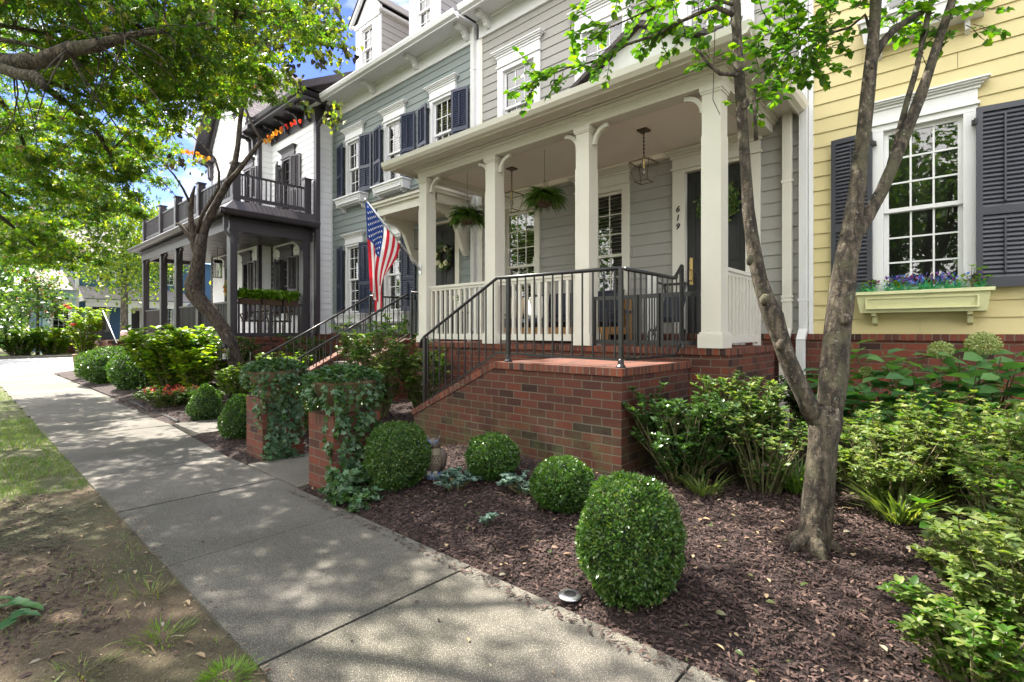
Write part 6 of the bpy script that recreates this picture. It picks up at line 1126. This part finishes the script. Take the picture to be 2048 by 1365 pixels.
# white house porch: rail planters, wicker chairs
def rail_planter(x0, x1, y, z, label, axis='x'):
    t = thing('rail_planter', ((x0 + x1) / 2, y, z - .2), label, 'planter', 'planters hooked on the brown porch railing'); b = MB(); b.box(x0, x1, y - .1, y + .1, z - .16, z) if axis == 'x' else b.box(y - .1, y + .1, x0, x1, z - .16, z); b.build('trough', 'coco', t, bevel=.02); n = 420
    L = x0 + (x1 - x0) * RS.rand(n); W_ = RS.normal(size=n) * .11; Z = z + .02 + .20 * RS.rand(n) - .9 * W_ ** 2; P = np.stack([L, y + W_, Z], 1) if axis == 'x' else np.stack([y + W_, L, Z], 1)
    scatter('foliage', T_ivy(), P, rdir(n, .2), rdir(n, 2), .09 * (.7 + .6 * RS.rand(n)), ['leaf_lime', 'leaf_shade'], t, RS.choice(2, n, p=[.8, .2])); 
    o = t; o.location = t.location; return t
for i, (a, c, lb) in enumerate(((4.95, 5.45, 'lime green vine planter nearest the brown corner column'), (5.5, 6.0, 'lime green vine planter in the middle of the side railing'), (6.05, 6.45, 'lime green vine planter at the right end of the side railing'))):
    t = rail_planter(a, c, -13.86, 2.38, lb, 'y')
for x, y, lb in ((-14.6, 5.6, 'bentwood rocking chair left behind the planters'), (-14.5, 6.25, 'bentwood rocking chair near the brown shutters')):
    t = thing('rocking_chair', (x, y, PW), lb, 'chair', 'chairs on the white house porch')
    b = MB(); b.box(x - .25, x + .25, y - .24, y + .24, PW + .42, PW + .46); b.build('seat', 'coco', t); b = MB()
    for i in range(7): xx = x - .22 + .073 * i; b.sbar((xx, y + .22, PW + .46), (xx, y + .36, PW + 1.05), .03, .012)
    b.sbar((x - .26, y + .36, PW + 1.05), (x + .26, y + .36, PW + 1.05), .04, .06); b.build('backrest', 'coco', t)
    for s in (-1, 1):
        b = MB(); b.tube([(x + s * .25, y - .45, PW + .10), (x + s * .25, y - .2, PW + .03), (x + s * .25, y + .1, PW + .02), (x + s * .25, y + .45, PW + .10)], [.018] * 4, 6); b.build('rocker', 'coco', t)
        b = MB(); b.tube([(x + s * .26, y + .3, PW + .72), (x + s * .28, y - .1, PW + .68), (x + s * .27, y - .26, PW + .62), (x + s * .24, y - .2, PW + .44)], [.02] * 4, 6); b.build('arm', 'coco', t)
        for yy in (-.2, .2): b = MB(); b.bar((x + s * .24, y + yy, PW + .04), (x + s * .24, y + yy, PW + .42), .018); b.build('leg', 'coco', t)
t = thing('watering_can', (-20.6, 3.9, 1.24), 'pink plastic watering can on the far brick stoop', 'watering can'); b = MB(); b.lathe((-20.6, 3.9, 1.24), [(.17, 0), (.18, .02), (.17, .28), (.12, .32), (.10, .31)], 16); b.build('body', 'pink_plastic', t, smooth=True); b = MB(); b.tube([(-20.45, 3.9, 1.33), (-20.25, 3.9, 1.45), (-20.12, 3.9, 1.60)], [.04, .03, .05], 8); b.build('spout', 'pink_plastic', t); b = MB(); b.tube([(-20.72, 3.9, 1.5), (-20.85, 3.9, 1.52), (-20.83, 3.9, 1.34), (-20.75, 3.9, 1.3)], [.02] * 4, 6); b.build('handle', 'pink_plastic', t)
# ------------------------------------------------------------------ garden things
def hook_lantern(base, label, hgt=1.28, rot=0):
    t = thing('garden_lantern', base, label, 'lantern', 'lanterns on shepherd hooks in the bed'); x, y, z = base; b = MB(); c, s = math.cos(rot), math.sin(rot)
    pts = [(x, y, z)] + [(x, y, z + hgt * f) for f in (.3, .6, .85)] + [(x + c * (.12 - .12 * math.cos(a)), y + s * (.12 - .12 * math.cos(a)), z + hgt * .85 + .13 * math.sin(a)) for a in (.6, 1.2, 1.7, 2.3, 2.9)]; b.tube(pts, [.007] * len(pts), 6); b.build('hook', 'iron', t)
    lx, ly, lz = x + c * .24, y + s * .24, z + hgt * .85 - .42; b = MB()
    for dx in (-.08, .08):
        for dy in (-.08, .08): b.box(lx + dx - .006, lx + dx + .006, ly + dy - .006, ly + dy + .006, lz + .02, lz + .26)
    b.box(lx - .11, lx + .11, ly - .11, ly + .11, lz, lz + .02); b.box(lx - .10, lx + .10, ly - .10, ly + .10, lz + .26, lz + .28); b.lathe((lx, ly, lz + .28), [(.05, 0), (.045, .05), (.02, .07)], 10); b.tube([(lx + .035 * math.cos(a), ly, lz + .37 + .035 * math.sin(a)) for a in [i * .7 for i in range(10)]], [.004] * 10, 4); b.build('cage', 'iron', t)
    b = MB(); b.box(lx - .075, lx + .075, ly - .075, ly + .075, lz + .025, lz + .255); b.build('glass', 'clear_glass', t); b = MB(); b.bar((lx, ly, lz + .02), (lx, ly, lz + .14), .035, n=10); b.build('candle', 'fabric_white', t)
hook_lantern((-11.65, 3.95, .2), 'black candle lantern hanging from a hook in front of the crooked tree', 1.32, math.pi); hook_lantern((-9.85, 3.72, .2), 'black candle lantern on a hook at the foot of the neighbouring handrail', .95, math.pi * .9)
t = thing('garden_sign', (-13.2, 4.35, .2), 'small rusty garden banner reading WELCOME against the brick', 'sign'); gx, gy = -13.2, 4.35; b = MB(); b.box(gx - .16, gx + .16, gy, gy + .012, .35, 1.02); b.build('panel', 'rust', t); b = MB(); b.box(gx - .185, gx - .17, gy - .005, gy + .015, .15, 1.06); b.box(gx - .185, gx + .18, gy - .005, gy + .015, 1.04, 1.06); b.build('stand', 'iron', t)
for i, ch in enumerate('WELCOME'): text_mesh('letter', ch, (gx - .11, gy - .004, .93 - .09 * i), .085, 'fabric_tan', t, ext=.003)
for i in range(4): b = MB(); z = .45 + .13 * i; b.prism([(gx - .02, z), (gx + .06, z + .02), (gx + .13, z + .08), (gx + .06, z + .07), (gx - .02, z + .05)], 'y', gy - .006, gy - .001); b.build('leaf_motif', 'fabric_tan', t)
b = MB(); pts = [(-9.5 - i * .4, 2.47 + .006 * i, .05 + .015 * math.sin(i)) for i in range(12)]; b.tube(pts, [.022] * 12, 8); tag(b.build('bed_edging', 'room_dark', None, base=(-9.5, 2.47, .05)), 'black plastic edging along the far flower bed', 'edging')
def path_light(loc, label):
    t = thing('path_light', loc, label, 'path light', 'flat round path lights beside the sidewalk'); b = MB(); b.lathe(loc, [(.062, 0), (.066, .006), (.06, .012), (.036, .016)], 28); b.build('rim', 'steel', t, smooth=True); b = MB(); b.lathe((loc[0] + .004, loc[1], loc[2] + .012), [(.034, 0), (.034, .005), (.02, .007)], 20); b.build('lens', 'black_plastic', t); return t
pl = path_light((-1.63, 2.285, .045), 'flat round metal path light by the large egg-shaped boxwood'); dup(pl, (-7.52, 2.46, .045), 'flat round metal path light left of the left brick pillar')
# owl
ow = thing('owl_statue', (-3.70, 3.02, GZ(-3.7, 3)), 'brown plastic horned owl decoy standing beside the big round boxwood', 'statue'); ox, oy, oz = -3.70, 3.02, GZ(-3.7, 3); fx, fy = .62, -.78     # facing the street, slightly right
OM = Matrix.Translation((ox, oy, oz)) @ Matrix(((-fy, -fx, 0, 0), (fx, -fy, 0, 0), (0, 0, 1, 0), (0, 0, 0, 1))); XF.append(OM)      # local -Y is the front
b = MB(); b.lathe((0, 0, 0), [(.075, 0), (.085, .03), (.07, .055), (.06, .06)], 14); b.build('base_rock', 'owl_blue', ow)
b = MB(); b.lathe((0, 0, .05), [(.035, 0), (.06, .03), (.078, .09), (.08, .15), (.07, .20), (.055, .235), (.05, .25)], 20, 0, 1, .95); b.build('body', 'owl_buff', ow, smooth=True)
b = MB(); b.lathe((0, 0, .275), [(.045, 0), (.062, .02), (.067, .045), (.06, .07), (.04, .09), (.0, .098)], 20); b.build('head', 'owl_brown', ow, smooth=True)
for s in (-1, 1):
    b = MB(); b.tube([(s * .04, -.005, .345), (s * .052, -.008, .375), (s * .058, -.004, .402)], [.02, .012, .003], 7); b.build('ear_tuft', 'owl_brown', ow, smooth=True)
    b = MB(); b.tube([(s * .066, .015, .27), (s * .085, .022, .20), (s * .078, .035, .11), (s * .05, .05, .04)], [.018, .036, .032, .008], 10); b.build('wing', 'owl_brown', ow, smooth=True)
    b = MB(); XF.append(Matrix.Translation((s * .028, -.052, .318)) @ Matrix.Rotation(R(90), 4, 'X')); b.lathe((0, 0, 0), [(.03, -.004), (.027, .006), (.014, .008)], 16); d_ = b.build('face_disc', 'owl_pale', ow); b = MB(); b.lathe((0, 0, .008), [(.0125, 0), (.011, .005)], 12); b.build('eye', 'yellow_eye', d_); b = MB(); b.lathe((0, 0, .014), [(.006, 0), (.005, .002)], 10); b.build('pupil', 'black_plastic', d_); XF.pop()
    b = MB(); b.prism([(s * .006, .345), (s * .055, .372), (s * .056, .360), (s * .008, .328)][::s], 'y', -.066, -.05); b.build('brow', 'owl_blue', ow)
    for k in (-1, 0, 1): b = MB(); b.tube([(s * .03 + k * .011, -.055, .075), (s * .03 + k * .013, -.078, .07), (s * .03 + k * .014, -.084, .045)], [.007, .006, .003], 6); b.build('talon', 'owl_pale', ow)
b = MB(); b.tube([(0, -.06, .318), (0, -.078, .305), (0, -.074, .288)], [.012, .009, .002], 7); b.build('beak', 'black_plastic', ow)
b = MB()
for i in range(6):
    for k in range(-2, 3):
        z = .09 + i * .025; x = k * .024 + (.012 if i % 2 else 0); y = -.078 * math.sqrt(max(.05, 1 - (x / .085) ** 2)); b.tube([(x, y + .004, z + .012), (x, y - .004, z)], [.010, .003], 5)
b.build('breast_feathers', 'owl_brown', ow, smooth=True); XF.pop()
# window box planting
t = thing('window_box_plants', (-.39, 7.17, 1.965), 'artificial blue, green and red foliage filling the yellow window box', 'plants'); n = 110
for nm, mat, k, L, z0 in (('green_tufts', 'plastic_green', 900, .12, .0), ('blue_sprigs', 'petal_blue', 260, .045, .07), ('pale_sprigs', 'leaf_lime', 160, .05, .04)):
    cx = -.93 + 1.08 * RS.rand(26); ci = RS.randint(0, 26, k); P = np.stack([cx[ci] + RS.normal(size=k) * .02, 7.2 + RS.normal(size=k) * .03, 1.955 + z0 + RS.rand(k) * (.1 if z0 else .01)], 1); D = rdir(k, .75); scatter(nm, T_blade() if not z0 else T_leaf(), P, D, rdir(k, 1), L * (.6 + .7 * RS.rand(k)), mat, t)['kind'] = 'stuff'
b = MB(); p0 = Vector((.03, 7.15, 1.96)); P, D = [], []
for dx, dz in ((-.05, .14), (.0, .24), (.07, .21), (.10, .12), (.03, .2)): q = p0 + Vector((dx, -.05, dz)); b.tube([p0, p0 + Vector((dx * .3, -.02, dz * .6)), q], [.004, .003, .002], 4); P.append(tuple(q)); D.append((dx + .02, -.1, -.02))
b.build('vine_stems', 'stem', t); scatter('vine_leaves', T_heart(), np.array(P), np.array(D), np.tile([0, -.3, 1.], (5, 1)), np.full(5, .085), 'leaf_lime', t)
# ------------------------------------------------------------------ ground cover
def inbed(x, y): return not (-5.98 < x < -4.72 or -9.44 < x < -8.2 or (x > -5.3 and x < -2.25 and y > 3.86) or (x < -4.7 and -7.2 < x and y > 5.4) or (x > -7.2 and x < -1.84 and y > 5.4))
def chips(n, x0, x1, y0, y1, s0, s1):
    P = []; 
    while len(P) < n:
        x = x0 + (x1 - x0) * RS.rand(); y = y0 + (y1 - y0) * RS.rand()
        if inbed(x, y): P.append((x, y, GZ(x, y) - .006 + .02 * RS.rand() ** 2))
    P = np.array(P); a = RS.rand(n) * 6.283; D = np.stack([np.cos(a), np.sin(a), RS.normal(size=n) * .22], 1); return P, D, rdir(n, 2.6), s0 + (s1 - s0) * RS.rand(n) ** 1.8
parts = [chips(95000, -4.7, 1.0, 2.2, 4.6, .007, .038), chips(14000, -4.7, 2.2, 3.8, 7.2, .02, .055), chips(9000, -8.2, -5.95, 2.25, 6, .02, .05), chips(12000, -14, -9.4, 2.4, 7, .025, .06)]
P, D, N, S = [np.concatenate(q) for q in zip(*parts)]; tag(scatter('mulch_chips', T_chip(), P, D, N, S, 'chip'), None, None, None, 'stuff')
n = 900; P = np.stack([-4.7 + 6 * RS.rand(n), 2.1 + .16 * RS.rand(n) ** 2, .030 + .004 * RS.rand(n)], 1); a = RS.rand(n) * 6.28; tag(scatter('spilled_mulch', T_chip(), P, np.stack([np.cos(a), np.sin(a), 0 * a], 1), rdir(n, 5), .01 + .025 * RS.rand(n), 'chip'), kind='stuff')
def litter(n, x0, x1, y0, y1, s0, s1, zf, name, mats, tm, up=3):
    P = np.stack([x0 + (x1 - x0) * RS.rand(n), y0 + (y1 - y0) * RS.rand(n), np.zeros(n)], 1); P = np.array([p for p in P if y0 < 2 or inbed(p[0], p[1])]); P[:, 2] = [zf(x, y) for x, y, _ in P]; m = len(P); a = RS.rand(m) * 6.283
    return tag(scatter(name, tm, P, np.stack([np.cos(a), np.sin(a), RS.normal(size=m) * .1], 1), rdir(m, up), s0 + (s1 - s0) * RS.rand(m) ** 2, mats, None, RS.randint(0, len(mats), m)), kind='stuff')
litter(520, -4.6, 1.2, 2.2, 5, .02, .065, lambda x, y: GZ(x, y) + .018, 'fallen_leaves', ['leaf_dead', 'leaf_dead', 'leaf_magnolia'], T_oval(.25)); litter(900, -6.3, 1.5, -1.5, .90, .02, .075, lambda x, y: .018, 'dry_leaves', ['leaf_dead', 'leaf_dead', 'chip'], T_oval(.16), 6)
litter(1500, -6.5, 1.5, -1.5, .92, .02, .12, lambda x, y: .016, 'straw', ['leaf_dead', 'grass_dry'], T_blade(), 5); litter(6000, -6.4, -3.2, -.9, .6, .015, .04, lambda x, y: .012, 'shredded_bark', ['chip', 'chip'], T_chip(), 3)
litter(9000, -6.3, .6, -1.2, .96, .004, .018, lambda x, y: .012, 'soil_crumbs', ['leaf_dead', 'chip', 'chip'], T_chip(), 2); litter(500, -6.3, .6, .88, 1.02, .006, .03, lambda x, y: .024, 'edge_crumbs', ['leaf_dead', 'chip'], T_chip(), 4)
litter(60, -7, 0, .95, 2.15, .012, .035, lambda x, y: .032, 'sidewalk_litter', ['leaf_dead', 'chip'], T_oval(.25), 6)
def grass(n, cells, L, mats, name, z=.0):
    P = []
    for x0, x1, y0, y1, w in cells:
        m = int(n * w); x = x0 + (x1 - x0) * RS.rand(m); y = y0 + (y1 - y0) * RS.rand(m); P.append(np.stack([x, y, np.full(m, z)], 1))
    P = np.concatenate(P); m = len(P); keep = np.array([noise.noise(Vector((p[0] * 1.1, p[1] * 1.1, 7))) + .5 * noise.noise(Vector((p[0] * 4, p[1] * 4, 2))) > (-.25 if p[0] < -6 else .12) for p in P]); P = P[keep]; m = len(P); a = RS.rand(m) * 6.283
    D = np.stack([np.cos(a) * .7, np.sin(a) * .7, .5 + RS.rand(m)], 1); return tag(scatter(name, T_blade(), P, D, np.stack([-np.cos(a), -np.sin(a), np.ones(m)], 1), L * (.5 + .8 * RS.rand(m)), mats, None, RS.randint(0, len(mats), m)), kind='stuff')
grass(1, [(-24, -12, -3, .93, 26000), (-12, -6.4, -2.2, .92, 34000)], .085, ['grass_green', 'grass_green', 'grass_dry'], 'lawn_grass', -.02); grass(1, [(-6.6, 1, -1.0, .88, 9000)], .06, ['grass_dry', 'grass_green'], 'sparse_grass', -.01)
grass(1, [(-30, -26.6, -8, .2, 9000), (-26, -24, -6, .3, 5000)], .09, ['grass_green', 'grass_dry'], 'verge_grass', -.05); grass(1, [(-43.1, -41.3, -4, 10, 7000), (-48, -45, -4, 6, 5000)], .14, ['grass_green'], 'far_grass', -.05)
for x, y, r, n_, lb in ((-2.38, .80, .10, 320, 'bright moss-green grass clump at the sidewalk edge in the foreground'), (-2.95, .70, .14, 110, 'thin grass tuft on the bare soil near the moss clump'), (-3.5, .78, .12, 80, 'sparse grass tuft farther along the bare soil beside the slab'), (-2.9, .38, .14, 90, 'small grass tuft low on the bare soil near the bottom edge')): tufts('grass_tuft', lb, (x, y, 0), n_, .075, 'grass_dry' if 'moss' not in lb else 'leaf_lime', r, .7)
t = thing('fallen_sprig', (-3.8, .25, .02), 'fallen green leafy sprig on the bare soil at the left edge', 'leaves'); P = np.array([(-3.9 + .028 * i, .25 + .03 * RS.normal(), .035) for i in range(11)]); scatter('leaves', T_oval(.22), P, np.stack([RS.normal(size=11) + .6, RS.normal(size=11), .1 * np.ones(11)], 1), rdir(11, 3), np.full(11, .12), 'leaf_hydrangea', t)
